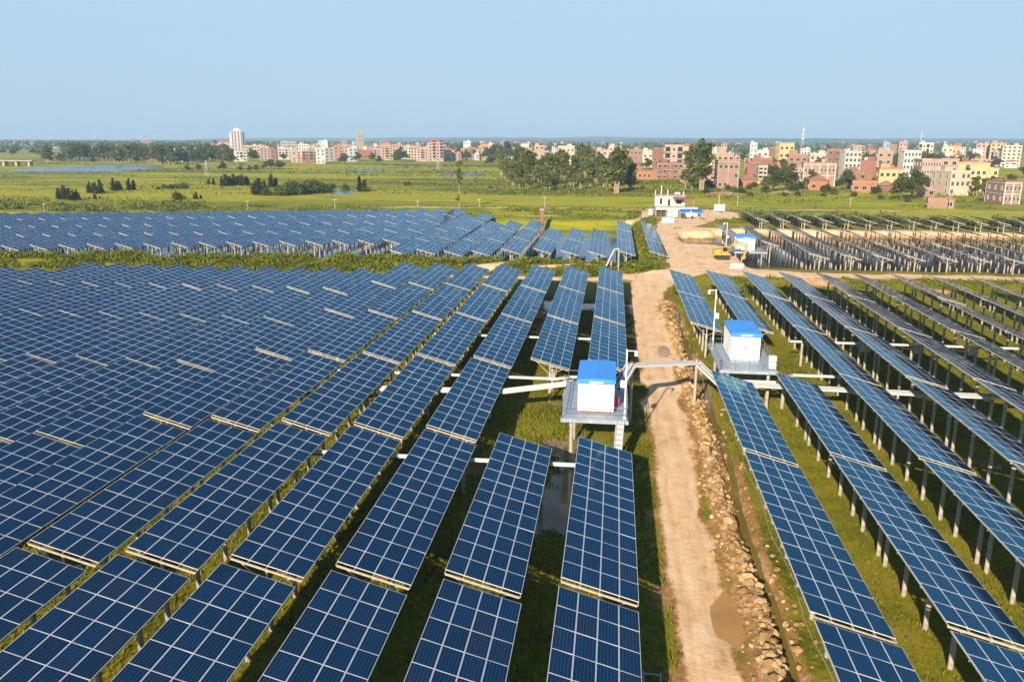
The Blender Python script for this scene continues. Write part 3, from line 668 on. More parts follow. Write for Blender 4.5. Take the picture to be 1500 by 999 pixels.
def cabin(x0, y0, x1, y1, z0, z1, label, doors):
    ox, oy = (x0 + x1) / 2, (y0 + y1) / 2; w2, d2 = (x1 - x0) / 2, (y1 - y0) / 2; H = z1 - z0
    t = empty('inverter_cabin', (ox, oy, z0)); tag(t, label, 'inverter cabin', 'inverter cabins with blue roofs')
    b = MB(); b.box(-w2 + .03, -d2 + .03, 0, w2 - .03, d2 - .03, 0.16); b.build('plinth', M['rust'] if not doors else M['bluegrey'], t)
    b = MB(); b.box(-w2, -d2, 0.16, w2, d2, H)
    for i in range(7):                            # shallow pressed ribs on the side walls
        y = -d2 + 0.35 + i * (2 * d2 - 0.7) / 6
        b.box(-w2 - 0.018, y - 0.04, 0.2, -w2, y + 0.04, H - 0.1); b.box(w2, y - 0.04, 0.2, w2 + 0.018, y + 0.04, H - 0.1)
    for y in (-1.2, 0.9):
        for i in range(9): b.box(-w2 - 0.03, y - 0.35, 0.5 + i * 0.07, -w2, y + 0.35, 0.53 + i * 0.07)
    b.build('wall', M['white'], t)
    for x in (-w2 * .45, w2 * .02, w2 * .5): 
        if not doors:
            sb = MB(); sb.box(x - .012, -d2 - .008, .15, x + .012, -d2 - .001, H - .2); sb.build('panel_seam', M['tray'], t)
    if doors:
        for s in (-1, 1):
            b = MB(); xa, xb = (0.012, w2 - 0.25) if s > 0 else (-w2 + 0.25, -0.012)
            b.box(xa, -d2 - 0.022, 0.22, xb, -d2 - 0.002, H - 0.25); d = b.build('door', M['white'], t)
            b = MB(); hx = 0.62 if s > 0 else -0.62; b.box(hx - 0.025, -d2 - 0.06, 0.95, hx + 0.025, -d2 - 0.024, 1.16); b.build('handle', M['dark'], d)
        b = MB(); b.box(-0.1, -d2 - 0.034, 1.40, 0.10, -d2 - 0.025, 1.54); b.build('emblem_plate', M['dark'], t)
        b = MB(); b.prism([(0.9, 1.50), (1.08, 1.50), (0.99, 1.66)], -d2 - 0.034, -d2 - 0.025); b.build('warning_mark', M['orange_mark'], t)
    e, f0 = 0.10, 0.16
    b = MB(); L_ = d2 + 0.30; za, zr = H + 0.04, H + 0.26
    b.prism([(-w2 - e, za - 0.12), (w2 + e, za - 0.12), (w2 + e, za + f0 - 0.06), (0, zr), (-w2 - e, za + f0 - 0.06)], -L_, d2 + 0.12)
    b.prism([(-w2 - e - .01, za - 0.20), (w2 + e + .01, za - 0.20), (w2 + e + .01, za + .02), (.55, za + .02), (.4, za + 0.08), (-.4, za + .08), (-.55, za + .02), (-w2 - e - .01, za + .02)], -L_ - 0.03, -L_ - 0.002)
    for i in range(1, 3): b.box(-w2 - e, -L_ + i * 2 * d2 / 2.7, zr - 0.19, w2 + e, -L_ + i * 2 * d2 / 2.7 + 0.03, zr - 0.185)
    b.beam((0, -L_, zr + 0.0), (0, d2 + .12, zr + 0.0), 0.10, 0.03)
    r = b.build('roof', M['blue'], t)
    b = MB(); b.box(-0.56, -L_ - 0.05, za - 0.16, 0.56, -L_ - 0.032, za - 0.02)
    s = b.build('name_board', M['white'], r)
    b = MB(); x = -0.50
    for i in range(8):                            # characters too small to read in the photograph
        for k in range(3): b.box(x + 0.01, -L_ - 0.056, za - 0.14 + k * 0.035, x + 0.085, -L_ - 0.051, za - 0.125 + k * 0.035)
        b.box(x + 0.04, -L_ - 0.056, za - 0.145, x + 0.055, -L_ - 0.051, za - 0.035); x += 0.128
    b.build('lettering', M['blue'], s)
    return t
def camera_pole(x, y, z0, z1, side, label, box_z):
    t = empty('camera_pole', (x, y, z0)); tag(t, label, 'camera pole', 'white camera poles'); H = z1 - z0
    b = MB(); b.tube((0, 0, 0), (0, 0, H), 0.075, 0.06, 10); b.box(-.15, -.15, 0, .15, .15, 0.03); b.build('pole', M['white'], t)
    b = MB(); b.beam((0, 0, H - 0.12), (side * 0.75, 0, H - 0.12), 0.06, 0.06); b.build('arm', M['white'], t)
    b = MB(); cx = side * 0.72; b.tube((cx, 0, H - 0.14), (cx, 0, H - 0.30), 0.10, 0.15, 12); b.tube((cx, 0, H - 0.30), (cx, 0, H - 0.52), 0.15, 0.13, 12); b.tube((cx, 0, H - 0.52), (cx, 0, H - 0.62), 0.12, 0.05, 12, 1)
    b.build('camera_dome', [M['white'], M['dark']], t)
    b = MB(); b.box(-0.42 if side > 0 else .06, -0.12, box_z, -0.06 if side > 0 else .42, 0.12, box_z + 0.55); b.build('control_box', M['white'], t)
    return t
platform(-3.65, 60.4, 1.65, 70.6, 3.98, 0, 'blue grey steel platform carrying the cabin left of the dirt track', ((1.05, 60.3, 3.95), (0.75, 56.4, 0.55)))
cabin(-2.42, 62.0, 0.50, 67.3, 3.98, 6.75, 'white inverter cabin with blue roof and plain front, left of the dirt track', False)
platform(10.75, 76.3, 16.2, 86.8, 3.98, 0, 'blue grey railed platform carrying the cabin right of the dirt track', None)
cabin(12.1, 79.6, 14.95, 85.0, 3.98, 6.80, 'white inverter cabin with blue roof and double doors, right of the dirt track', True)
platform(25.2, 173.2, 32.2, 181.0, 2.62, -0.6, 'platform standing in dark water under the far cabin behind the excavator', None)
cabin(26.4, 174.6, 30.0, 179.8, 2.62, 5.5, 'small far inverter cabin with blue roof behind the yellow excavator', True)
camera_pole(1.38, 61.0, 3.98, 9.7, 1, 'white camera pole on the platform left of the dirt track', 2.6)
camera_pole(10.95, 84.6, 3.98, 10.4, -1, 'white camera pole on the platform right of the dirt track', 3.3)
camera_pole(24.6, 179.0, 0.2, 8.2, -1, 'white camera pole beside the far blue roofed cabin', 4.6)
b = MB(); b.box(0.62, 63.6, 3.98, 0.95, 63.95, 4.85); tag(b.build('extinguisher_box', M['red']), 'small red extinguisher box beside the left cabin', 'extinguisher box')
t = empty('electric_cabinet', (15.75, 77.2, 3.98)); tag(t, 'white electric cabinet at the front right corner of the right platform', 'electric cabinet')
b = MB(); b.box(-.33, -.25, .1, .33, .25, 1.25); b.box(-.37, -.3, 1.25, .37, .3, 1.31); b.build('body', M['white'], t)
b = MB(); b.box(-.28, -.275, .2, .28, -.252, 1.18); b.build('door', M['white'], t)
b = MB(); b.box(-.3, -.2, 0, -.2, .2, .1); b.box(.2, -.2, 0, .3, .2, .1); b.build('foot', M['dark'], t)

def tray(pts, label, wd=0.55, posts=(), n=2, cat='cable tray', group='white cable trays'):
    pts = [Vector(p) for p in pts]; o = pts[0].copy(); o.z = 0
    t = empty('cable_tray', o); tag(t, label, cat, group)
    b = MB()
    for p, q in zip(pts, pts[1:]):
        d = (q - p).normalized(); a = d.cross(Vector((0, 0, 1))).normalized()
        for i in range(n):
            s = (i - (n - 1) / 2) * wd * 1.25; b.beam(p - o + a * s - d * 0.02, q - o + a * s + d * 0.02, wd * .94, 0.05, 1)
            for e in (-1, 1): b.beam(p - o + a * (s + e * wd * .48) + Vector((0, 0, .05)), q - o + a * (s + e * wd * .48) + Vector((0, 0, .05)), 0.07, 0.20)
            b.tube(p - o + a * (s - wd * .2) + Vector((0, 0, .06)), q - o + a * (s - wd * .2) + Vector((0, 0, .06)), .045, n=6, m=2)
    b.build('tray', [M['tray'], M['galv'], M['dark']], t)
    for x, y, zt in posts:
        b = MB(); b.tube((x - o.x, y - o.y, -1.5), (x - o.x, y - o.y, zt), 0.14, n=10)
        b.tube((x - o.x, y - o.y, zt), (x - o.x, y - o.y, zt + 0.14), 0.15, n=10, m=1); b.build('support_post', [M['concrete'], M['rust']], t)
    return t
tray([(0.75, 66.6, 4.55), (1.95, 69.3, 6.02), (8.25, 74.2, 5.15), (10.25, 72.9, 3.55), (11.0, 72.5, 3.35)], 'white double cable tray bridging over the dirt track', 0.42, [(2.05, 69.4, 6.25), (8.25, 74.35, 5.5)])
p1, p2 = G(828, 563, 3.6), G(735, 574, 3.15)
tray([(-3.2, p1.y + .2, 3.75), p1, p2, (-9.5 - 30, p2.y - 1.2, 3.05)], 'white double cable tray running left from the left cabin', 0.42, [(-4.0, p1.y + .8, 4.1), (-10.8, p2.y, 2.9), (-16.6, p2.y - .3, 2.9), (-22.3, p2.y - .5, 2.9)])
p = G(760, 553.5, 3.2); tray([(-3.0, p.y, 3.5), (-5.0, p.y, 3.2), (-38, p.y, 3.2)], 'thin white cable tray behind the left cabin', 0.2, [(-4.2, p.y, 3.1)], 1)
p = G(765, 678, 3.0); tray([(1.0, p.y, 3.0), (-36, p.y, 3.0)], 'thin white cable tray crossing under the nearest left rows', 0.22, [(-4.6, p.y, 2.8), (-10.3, p.y, 2.8)], 1)
p = G(845, 496.5, 3.0); tray([(1.0, p.y, 3.0), (-36, p.y, 3.0)], 'thin white cable tray crossing under the far left rows', 0.16, [], 1)
p, q_ = G(1130, 566, 3.2), G(1360, 588, 3.0)
tray([(11.0, p.y - .1, 3.35), (p.x, p.y, 3.2), (q_.x, p.y, 3.0), (62, p.y + .3, 3.0)], 'white double cable tray running right from the right cabin', 0.42, [(19.6, p.y, 3.0), (25.4, p.y, 2.9), (31.2, p.y, 2.9)])
p = G(1235, 503, 3.1); tray([(20.6, p.y, 3.1), (66, p.y, 3.1)], 'thin white cable tray crossing the right rows behind the right cabin', 0.2, [(22.0, p.y, 3), (34, p.y, 3)], 1)
p = G(1185, 551, 3.1); tray([(16.6, p.y - 1.4, 2.6), (18.0, p.y, 3.1), (22.6, p.y, 3.1)], 'short white cable tray beside the right cabin', 0.22, [(17.4, 78.6, 3.0)], 1)
# low steel under the right platform front
tray([(11.2, 75.5, 3.1), (15.9, 75.5, 3.1)], 'white cable tray along the front of the right platform', 0.30, [(13.0, 75.5, 2.9), (15.2, 75.5, 2.9)], 1)
for i, (u, v) in enumerate(((1325, 494), (1405, 497), (1487, 500), (1248, 488), (1020, 0))[:4]):   # combiner boxes under the row ends
    p = G(u, v, 3.2); xk = 9.48 + 5.821 * round((p.x - 11.4) / 5.821) + 1.9
    b = MB(); b.box(-.45, -.15, -.45, .45, .15, .45); b.box(-.05, .15, -.6, .05, .25, .5); b.box(-.3, -.165, -.35, .3, -.152, .35)
    tag(b.build('combiner_box', M['tray'], None, (xk + 0.2, 92.6, 2.6)), 'pale combiner box on posts, %s from the right cabin' % ORD[[1, 2, 3, 0][i]], 'combiner box', 'combiner boxes')
# concrete stub and bank poles
b = MB(); b.tube((0, 0, -.5), (0, 0, 2.25), 0.17, n=12); b.tube((0, 0, 2.25), (0, 0, 2.45), 0.18, n=12, m=1)
tag(b.build('concrete_stub', [M['concrete'], M['rust']], None, (0.05, 57.6, 0)), 'short concrete stub with rusty cap below the left platform', 'concrete post')
b = MB(); b.tube((0, 0, -.5), (0, 0, 3.3), 0.17, n=12); b.tube((0, 0, 3.3), (0, 0, 3.5), 0.18, n=12, m=1)
tag(b.build('concrete_stub', [M['concrete'], M['rust']], None, (16.9, 76.6, 0)), 'short concrete stub with rusty cap beside the right platform', 'concrete post')
t = empty('cable_gantry', (0.4, 151.6, 1.2)); tag(t, 'white leaning cable gantry on two posts on the scrub bank', 'cable gantry')
b = MB(); b.beam((-1.55, -1.0, 1.2), (-.1, 0, 4.3), .28, .14); b.beam((-.1, 0, 4.3), (0.75, 0.1, 4.45), .28, .14); b.build('tray', M['tray'], t)
for x, z in ((-.6, 3.4), (0.75, 4.4)):
    b = MB(); b.tube((x, 0.3, -1.5), (x, 0.3, z), .17, n=10); b.build('post', M['concrete'], t)

# ------------------------------------------------------------------ excavator
ez = 1.55; ex, ey = 22.7, 169.5
t = empty('excavator', (ex, ey, height(ex, ey))); tag(t, 'yellow excavator with raised boom parked in front of the far cabin', 'excavator')
for s in (-1, 1):
    b = MB(); b.prism([(-1.5, .35), (-1.2, .05), (1.2, .05), (1.5, .35), (1.5, .5), (1.2, .8), (-1.2, .8), (-1.5, .5)], s * .95 - .25, s * .95 + .25); b.build('track', M['black_rubber'], t)
b = MB(); b.box(-1.9, -1.15, .95, 1.0, 1.15, 1.35); b.box(-1.9, -1.1, 1.35, -.3, 1.1, 2.1); b.box(-.5, -1.1, 1.35, .9, -.35, 1.6); b.build('body', M['yellow_paint'], t)
b = MB(); b.box(-.25, -1.1, 1.6, .95, -.25, 2.75); c = b.build('cab', M['yellow_paint'], t)
b = MB(); b.box(-.15, -1.125, 1.75, .85, -1.102, 2.6); b.box(.952, -1.0, 1.7, .975, -.35, 2.6); b.build('window', M['glass_dark'], c)
b = MB(); b.beam((.9, .3, 1.5), (2.4, .2, 3.55), .34, .46); b.beam((2.3, .2, 3.45), (4.6, .1, 2.75), .30, .42); b.build('boom', M['yellow_paint'], t)
b = MB(); b.beam((4.95, .1, 3.1), (4.35, 0, .7), .28, .38); b.build('stick', M['yellow_paint'], t)
b = MB(); b.prism([(4.1, .75), (4.65, .75), (4.6, .3), (4.2, .05), (3.75, .25)], -.45, .45); b.build('bucket', M['yellow_paint'], t)
b = MB(); b.tube((.95, -.1, 1.75), (2.1, .1, 2.85), .09, n=8); b.tube((2.6, .15, 3.75), (4.75, .1, 3.2), .09, n=8); b.build('hydraulic_ram', M['dark'], t)
b = MB()
for i in range(5): b.tube((i * .55, 0, .08), (i * .55, 1.2, .08), .45, .45, 10)
for i in range(6):
    b.box(-1.45 + i * .5, -.5, 0, -1.0 + i * .5, -.42, 1.2)
p = G(1079, 397, 1.2); b = MB()
for i in range(7): b.box(i * .36 - 1.26, -.04, .05, i * .36 - .98, .04, 1.1)
b.beam((-1.3, 0, .95), (1.3, 0, .95), .05, .08); b.beam((-1.3, 0, .3), (1.3, 0, .3), .05, .08)
tag(b.build('metal_gate', M['tray'], None, (p.x, p.y, height(p.x, p.y))), 'short pale slatted gate at the edge of the sandy path', 'gate')
p = G(1021, 362, .4); b = MB(); b.path([(-1.6, 0, .3), (-.7, .2, .35), (.3, -.1, .3), (1.6, .2, .33)], [.32, .36, .34, .3], 10)
tag(b.build('black_pipe', M['black_rubber'], None, (p.x, p.y + .8, height(p.x, p.y + .8))), 'black pipe lying at the edge of the small brown pond', 'pipe')

# ------------------------------------------------------------------ pump house, canopy, board, shed
hz = 0.65
t = empty('pump_house', (20.0, 277.0, hz)); tag(t, 'white two storey house with rusty awning at the end of the track', 'house')
b = MB(); b.box(-6.2, -4.5, 0, 7.6, 3.5, 3.1); b.build('lower_wall', M['wall_white'], t)
b = MB(); b.box(-6.4, -.5, 3.1, 3.6, 5.0, 6.5); up_ = b.build('upper_wall', M['wall_white'], t)
b = MB(); b.box(-6.7, -.8, 6.5, 3.9, 5.3, 6.72); b.box(-6.5, -.6, 6.72, -6.3, 5.1, 7.0); b.build('roof', M['flatroof'], t)
b = MB(); b.box(-6.3, -4.6, 3.1, 7.7, -.5, 3.22); b.build('terrace', M['flatroof'], t)
b = MB(); b.add([(-.4, -3.3, 5.85), (6.4, -3.6, 5.75), (6.6, .2, 6.35), (-.6, .2, 6.45), (-.4, -3.3, 5.79), (6.4, -3.6, 5.69), (6.6, .2, 6.29), (-.6, .2, 6.39)], [(0, 1, 2, 3), (7, 6, 5, 4), (0, 4, 5, 1), (1, 5, 6, 2), (2, 6, 7, 3), (3, 7, 4, 0)]); aw = b.build('awning', M['rust'], t)
for x in (0, 3.2, 6.2):
    b = MB(); b.tube((x, -3.3, 3.1), (x, -3.3, 5.8), .05, n=6); b.build('awning_post', M['galv'], aw)
def win(parent, x, y, z, w_, h_, axis='y', s=-1, name='window'):
    b = MB()
    if axis == 'y':
        b.box(x - w_ / 2 - .08, min(y, y + s * .08), z - .08, x + w_ / 2 + .08, max(y, y + s * .08), z, 0); b.box(x - w_ / 2 - .08, min(y, y + s * .08), z + h_, x + w_ / 2 + .08, max(y, y + s * .08), z + h_ + .08, 0)
        b.box(x - w_ / 2 - .08, min(y, y + s * .08), z, x - w_ / 2, max(y, y + s * .08), z + h_, 0); b.box(x + w_ / 2, min(y, y + s * .08), z, x + w_ / 2 + .08, max(y, y + s * .08), z + h_, 0)
        b.box(x - w_ / 2, min(y, y + s * .02), z, x + w_ / 2, max(y, y + s * .02), z + h_, 1)
    return b.build(name, [M['winframe'], M['glass_dark']], parent)
win(t, -4.4, -.5, 3.9, .8, 1.9); win(t, -1.7, -.5, 3.3, .8, 2.2, name='door'); win(t, 1.6, -.5, 4.0, 1.7, 1.2)
b = MB(); b.box(1.2, -4.56, 0.0, 3.6, -4.502, 2.4); b.build('garage_shade', M['dark'], t)  # dark slab on the solid wall, standing for the shaded garage inside
b = MB(); b.box(-5.8, -4.56, 0.0, -3.0, -4.502, 2.2); b.build('porch_shade', M['dark'], t)  # dark slab on the solid wall in place of the porch's shade
for x in (-6.0, -4.4, -2.9):
    b = MB(); b.box(x - .1, -5.6, 0, x + .1, -5.4, 2.3); b.build('porch_post', M['rust'], t)
b = MB(); b.box(-6.3, -5.8, 2.3, -2.6, -4.6, 2.42); b.build('porch_roof', M['flatroof'], t)
for x, y, h_ in ((-4.3, 2, 3.2), (-2.2, 1, 1.9), (3.1, 1.5, 1.3), (-6.2, 3, 1.5)):
    b = MB(); b.box(x - .14, y - .14, 6.72, x + .14, y + .14, 6.72 + h_); b.build('roof_post', M['wall_white'], t)
b = MB(); b.tube((0.2, 1.5, 7.35), (1.9, 1.5, 7.35), .5, n=14); b.box(.3, 1.1, 6.72, .45, 1.9, 7.1); b.box(1.6, 1.1, 6.72, 1.75, 1.9, 7.1); tag(b.build('roof_tank', M['galv'], t))
t = empty('water_tank', (12.1, 271.5, hz)); tag(t, 'silver round water tank beside the white two storey house', 'water tank')
b = MB(); b.tube((0, 0, .5), (0, 0, 2.6), 1.15, n=18); b.tube((0, 0, 2.6), (0, 0, 2.9), 1.15, .4, 18); b.build('vessel', M['galv'], t, smooth=False)
for a in range(4):
    b = MB(); b.box(-.1 + .8 * math.cos(a * 1.57), -.1 + .8 * math.sin(a * 1.57), 0, .1 + .8 * math.cos(a * 1.57), .1 + .8 * math.sin(a * 1.57), .5); b.build('leg', M['dark'], t)
cz = height(24.5, 262)
t = empty('blue_canopy', (24.3, 262.0, cz)); tag(t, 'blue tarpaulin canopy on posts in front of the white house', 'canopy')
b = MB(); b.add([(-3.6, -2.2, 2.2), (0, -2.3, 2.35), (3.7, -2.2, 2.15), (-3.2, 0.1, 3.0), (0, .1, 3.05), (3.4, .1, 2.95), (-3.4, 2.3, 2.3), (0, 2.4, 2.35), (3.5, 2.3, 2.25)] + [(-3.6, -2.25, 1.9), (0, -2.35, 2.0), (3.7, -2.25, 1.85)], [(0, 1, 4, 3), (1, 2, 5, 4), (3, 4, 7, 6), (4, 5, 8, 7), (9, 10, 1, 0), (10, 11, 2, 1)])
cv = b.build('canopy_cover', M['tarp'], t); so = cv.modifiers.new('s', 'SOLIDIFY'); so.thickness = .04
for x, y in ((-3.4, -2.1), (3.5, -2.1), (-3.3, 2.2), (3.3, 2.2)):
    b = MB(); b.tube((x, y, 0), (x, y, 2.3), .06, n=6); b.build('post', M['galv'], t)
for i, (x, y, w_, h_, c, la) in enumerate(((-2.1, -.9, 1.5, 1.0, 'dark', 'dark covered crate under the left end of the blue canopy'), (0.4, -.6, 1.2, .9, 'rust', 'rust brown crate in the middle under the blue canopy'), (2.3, -.8, 1.0, .8, 'straw', 'straw coloured crate under the right end of the blue canopy'))):
    b = MB(); b.box(-w_ / 2, -.4, .06, w_ / 2, .4, h_)
    for k in (-1, 1): b.box(-w_ / 2 - .03, -.43, h_ * (.5 + k * .35) - .05, w_ / 2 + .03, .43, h_ * (.5 + k * .35) + .05)
    for k in (-1, 1): b.box(k * w_ * .3 - .08, -.35, 0, k * w_ * .3 + .08, .35, .06)
    tag(b.build('crate', M[c], None, (24.3 + x, 262 + y, height(24.3 + x, 262 + y))), la, 'crate', 'crates under the canopy')
# white parasol furled in front of the canopy
b = MB(); b.tube((0, 0, 0), (0, 0, 1.0), .04, n=6); b.tube((0, 0, 1.0), (0, 0, 2.9), .3, .06, 8); tag(b.build('furled_parasol', M['white'], None, (24.1, 258.6, height(24.1, 258.6))), 'furled white parasol in front of the blue canopy', 'parasol')
sz = height(16.2, 246)
t = empty('flat_shed', (16.2, 246.0, sz)); tag(t, 'low white shed with pale blue roof beside the track', 'shed')
b = MB(); b.box(-1.8, -1.1, 0, 1.8, 1.1, 1.3); b.build('wall', M['white'], t)
b = MB(); b.prism([(-1.95, 1.3), (1.95, 1.3), (1.95, 1.4), (0, 1.62), (-1.95, 1.4)], -1.25, 1.25); b.build('roof', basic('pale_blue_roof', (.22, .5, .66), .5), t)
t = empty('notice_board', (37.0, 292.0, .6)); tag(t, 'white notice board on two posts at the end of the track', 'notice board')
b = MB(); b.box(-1.85, -.05, .7, 1.85, .05, 2.9); b.build('panel', M['white'], t)
for x in (-1.5, 1.5):
    b = MB(); b.box(x - .06, .05, 0, x + .06, .15, 2.9); b.build('post', M['galv'], t)
t = empty('field_lamp', (36.2, 288.0, .6)); tag(t, 'pale lamp post with small solar panel beside the notice board', 'lamp post')
b = MB(); b.tube((0, 0, 0), (0, 0, 6.0), .09, .06, 8); b.build('pole', M['white'], t)
b = MB(); b.add([(-.9, -.2, 5.5), (-.1, -.2, 5.9), (-.1, .4, 5.9), (-.9, .4, 5.5), (-.9, -.2, 5.44), (-.1, -.2, 5.84), (-.1, .4, 5.84), (-.9, .4, 5.44)], [(0, 1, 2, 3), (7, 6, 5, 4), (0, 4, 5, 1), (1, 5, 6, 2), (2, 6, 7, 3), (3, 7, 4, 0)]); b.build('lamp_panel', M['galv'], t)
p = G(794, 338, -1.1); t = empty('brick_pillar', (p.x, p.y, -1.6)); tag(t, 'square brown brick pillar standing in the blue pond', 'pillar')
b = MB(); b.box(-.55, -.55, 0, .55, .55, 6.6); b.build('shaft', M['wall_brick'], t); b = MB(); b.box(-.7, -.7, 6.6, .7, .7, 7.0); b.build('cap', M['concrete'], t)

# ------------------------------------------------------------------ poles, pylons, masts
def upole(u, v, vt, label):
    p = G(u, v, .55); top = AY(u, vt, p.y).z; H = top - .55
    t = empty('utility_pole', (p.x, p.y, min(.5, height(p.x, p.y)) if p.y < 310 else .5)); tag(t, label, 'utility pole', 'concrete utility poles')
    b = MB(); b.tube((0, 0, -.3), (0, 0, H), .16, .10, 8); b.build('pole', M['concrete'], t)
    b = MB(); b.beam((-.7, 0, H - .35), (.7, 0, H - .35), .08, .08)
    for x in (-.6, 0, .6): b.tube((x, 0, H - .3), (x, 0, H - .12), .04, n=6)
    b.build('crossarm', M['galv'], t)
for u, v, vt, la in ((66, 315, 298, 'leftmost concrete pole behind the solar tables'), (235, 307, 296, 'concrete pole in front of the dark left scrub hedge'), (363, 309, 294, 'concrete pole below the wide round bush group'),
                     (491, 307, 291, 'concrete pole right of the wide round bush group'), (612, 304, 294, 'concrete pole left of the lone slender tree'), (702, 306, 291, 'concrete pole right of the lone slender tree'),
                     (798, 306, 288, 'concrete pole in front of the eucalyptus grove'), (1245, 304, 290, 'concrete pole in the meadow below the round dark tree'), (1390, 307, 286, 'concrete pole in front of the low brick shed'),
                     (1080, 302, 287, 'concrete pole right of the white notice board')): upole(u, v, vt, la)
def lattice(name, u, v, vt, wb, label, cat, Y=None, cross=False):
    p = G(u, v, .55) if Y is None else Vector((AY(u, 215, Y).x, Y, .55)); H = AY(u, vt, p.y).z - .55
    t = empty(name, (p.x, p.y, .45)); tag(t, label, cat)
    b = MB(); n = 9; r = max(.04, p.y * .00006)
    W = lambda k: wb * (1 - .88 * k)
    for i in range(n):
        k0, k1 = i / n, (i + 1) / n
        for sx, sy in ((-1, -1), (1, -1), (1, 1), (-1, 1)): b.beam((sx * W(k0) / 2, sy * W(k0) / 2, k0 * H), (sx * W(k1) / 2, sy * W(k1) / 2, k1 * H), r * 2, r * 2)
        for s in (-1, 1):
            b.beam((-W(k0) / 2, s * W(k0) / 2, k0 * H), (W(k1) / 2, s * W(k1) / 2, k1 * H), r, r); b.beam((s * W(k0) / 2, -W(k0) / 2, k0 * H), (s * W(k1) / 2, W(k1) / 2, k1 * H), r, r)
    b.build('lattice', M['tray'], t)
    b = MB()
    if cross:
        for k, L_ in ((.72, .38), (.84, .30), (.95, .2)): b.beam((-L_ * wb * 1.4, 0, k * H), (L_ * wb * 1.4, 0, k * H), r * 2.4, r * 2.4)
        b.build('crossarms', M['tray'], t)
    else:
        for k in (.72, .82, .92):
            for a in range(3): b.box(math.cos(a * 2.1) * .55 - .16, math.sin(a * 2.1) * .55 - .16, k * H - .8, math.cos(a * 2.1) * .55 + .16, math.sin(a * 2.1) * .55 + .16, k * H + .8)
        b.build('antenna', M['white'], t)
lattice('power_pylon', 303, 258, 235, 2.5, 'pale lattice pylon standing in the meadow left of the bushes', 'pylon', None, True)
lattice('power_pylon', 641.5, 248.5, 234, 2.2, 'pale lattice pylon in front of the red roofed block', 'pylon', None, True)
lattice('radio_mast', 1175, 222, 185, 3.6, 'white lattice radio mast rising above the brick houses', 'mast', 720)
lattice('radio_mast', 1348, 207, 193, 4.0, 'faint distant lattice mast on the right skyline', 'mast', 1900)

# ------------------------------------------------------------------ rubble along the track
def rocks_mesh():
    V, Fc = [], []
    base = [(-1, -1, -1), (1, -1, -1), (1, 1, -1), (-1, 1, -1), (-1, -1, 1), (1, -1, 1), (1, 1, 1), (-1, 1, 1)]
    icov, icof = ico()
    n = 5200; VR = []
    ysr = 24 + 104 * nr.rand(n) ** 1.25
    for i in range(n):
        y = ysr[i]; off = nr.randn() * 0.62 - .02
        if nr.rand() < 0.16: off += nr.uniform(0.8, 2.2)
        dens = float(fbm(np.array([y * 0.22]), np.array([3.3]), 3)[0])
        if nr.rand() > 0.35 + dens * .9: continue
        x = 8.3 + 0.25 * math.sin(y * .2) + off
        s = (0.042 + 0.26 * nr.rand() ** 3.6) * (1.15 if abs(off) < .5 else .75)
        z = height(x, y) + s * 0.25
        R = Matrix.Rotation(nr.rand() * 6.3, 3, 'Z') @ Matrix.Rotation(nr.randn() * .5, 3, 'X'); sc = (s * nr.uniform(.8, 1.6), s * nr.uniform(.7, 1.2), s * nr.uniform(.55, 1.0))
        b = len(V)
        for q in icov:
            k = 1 + nr.randn() * 0.13
            p = R @ Vector((q[0] * sc[0] * k, q[1] * sc[1] * k, q[2] * sc[2] * k)); V.append((x + p.x, y + p.y, z + p.z))
        Fc += [tuple(b + j for j in f) for f in icof]; VR += [nr.rand()] * len(icof)
    me = bpy.data.meshes.new('rubble'); me.from_pydata(V, [], Fc); me.materials.append(M['rock']); me.attributes.new('var', 'FLOAT', 'FACE').data.foreach_set('value', VR); me.update(); return me
def ico():
    import bmesh
    bm = bmesh.new(); bmesh.ops.create_icosphere(bm, subdivisions=1, radius=1); v = [tuple(x.co) for x in bm.verts]; f = [tuple(q.index for q in x.verts) for x in bm.faces]; bm.free(); return v, f
tag(link('rubble', rocks_mesh()), kind='stuff')
# thin white cord marking the field edge right of the ditch
b = MB(); pp = [(11.1 + .15 * math.sin(y * .6), y, height(11.1 + .15 * math.sin(y * .6), y) + .05) for y in range(28, 72, 2)]
b.path(pp, [.012] * len(pp), 5); tag(b.build('string_line', M['tray']), 'thin white cord lying along the grass right of the ditch', 'cord')
t = empty('step_ladder', (2.5, 32.6, height(2.5, 32.6))); tag(t, 'small pale blue step ladder on the grass beside the track', 'step ladder')
b = MB(); cb = M['bluegrey']
for x in (0, .8): b.beam((x - .4, 0, .05), (x - .4, .5, .9), .05, .05)
for k in (.1, .5, .9): b.beam((-.4, .5 * k, .05 + .85 * k), (.4, .5 * k, .05 + .85 * k), .05, .05)
for x in (0, .8): b.beam((x - .4, .5, .9), (x - .4, 1.1, .0), .05, .05)
b.build('frame', M['bluegrey'], t)
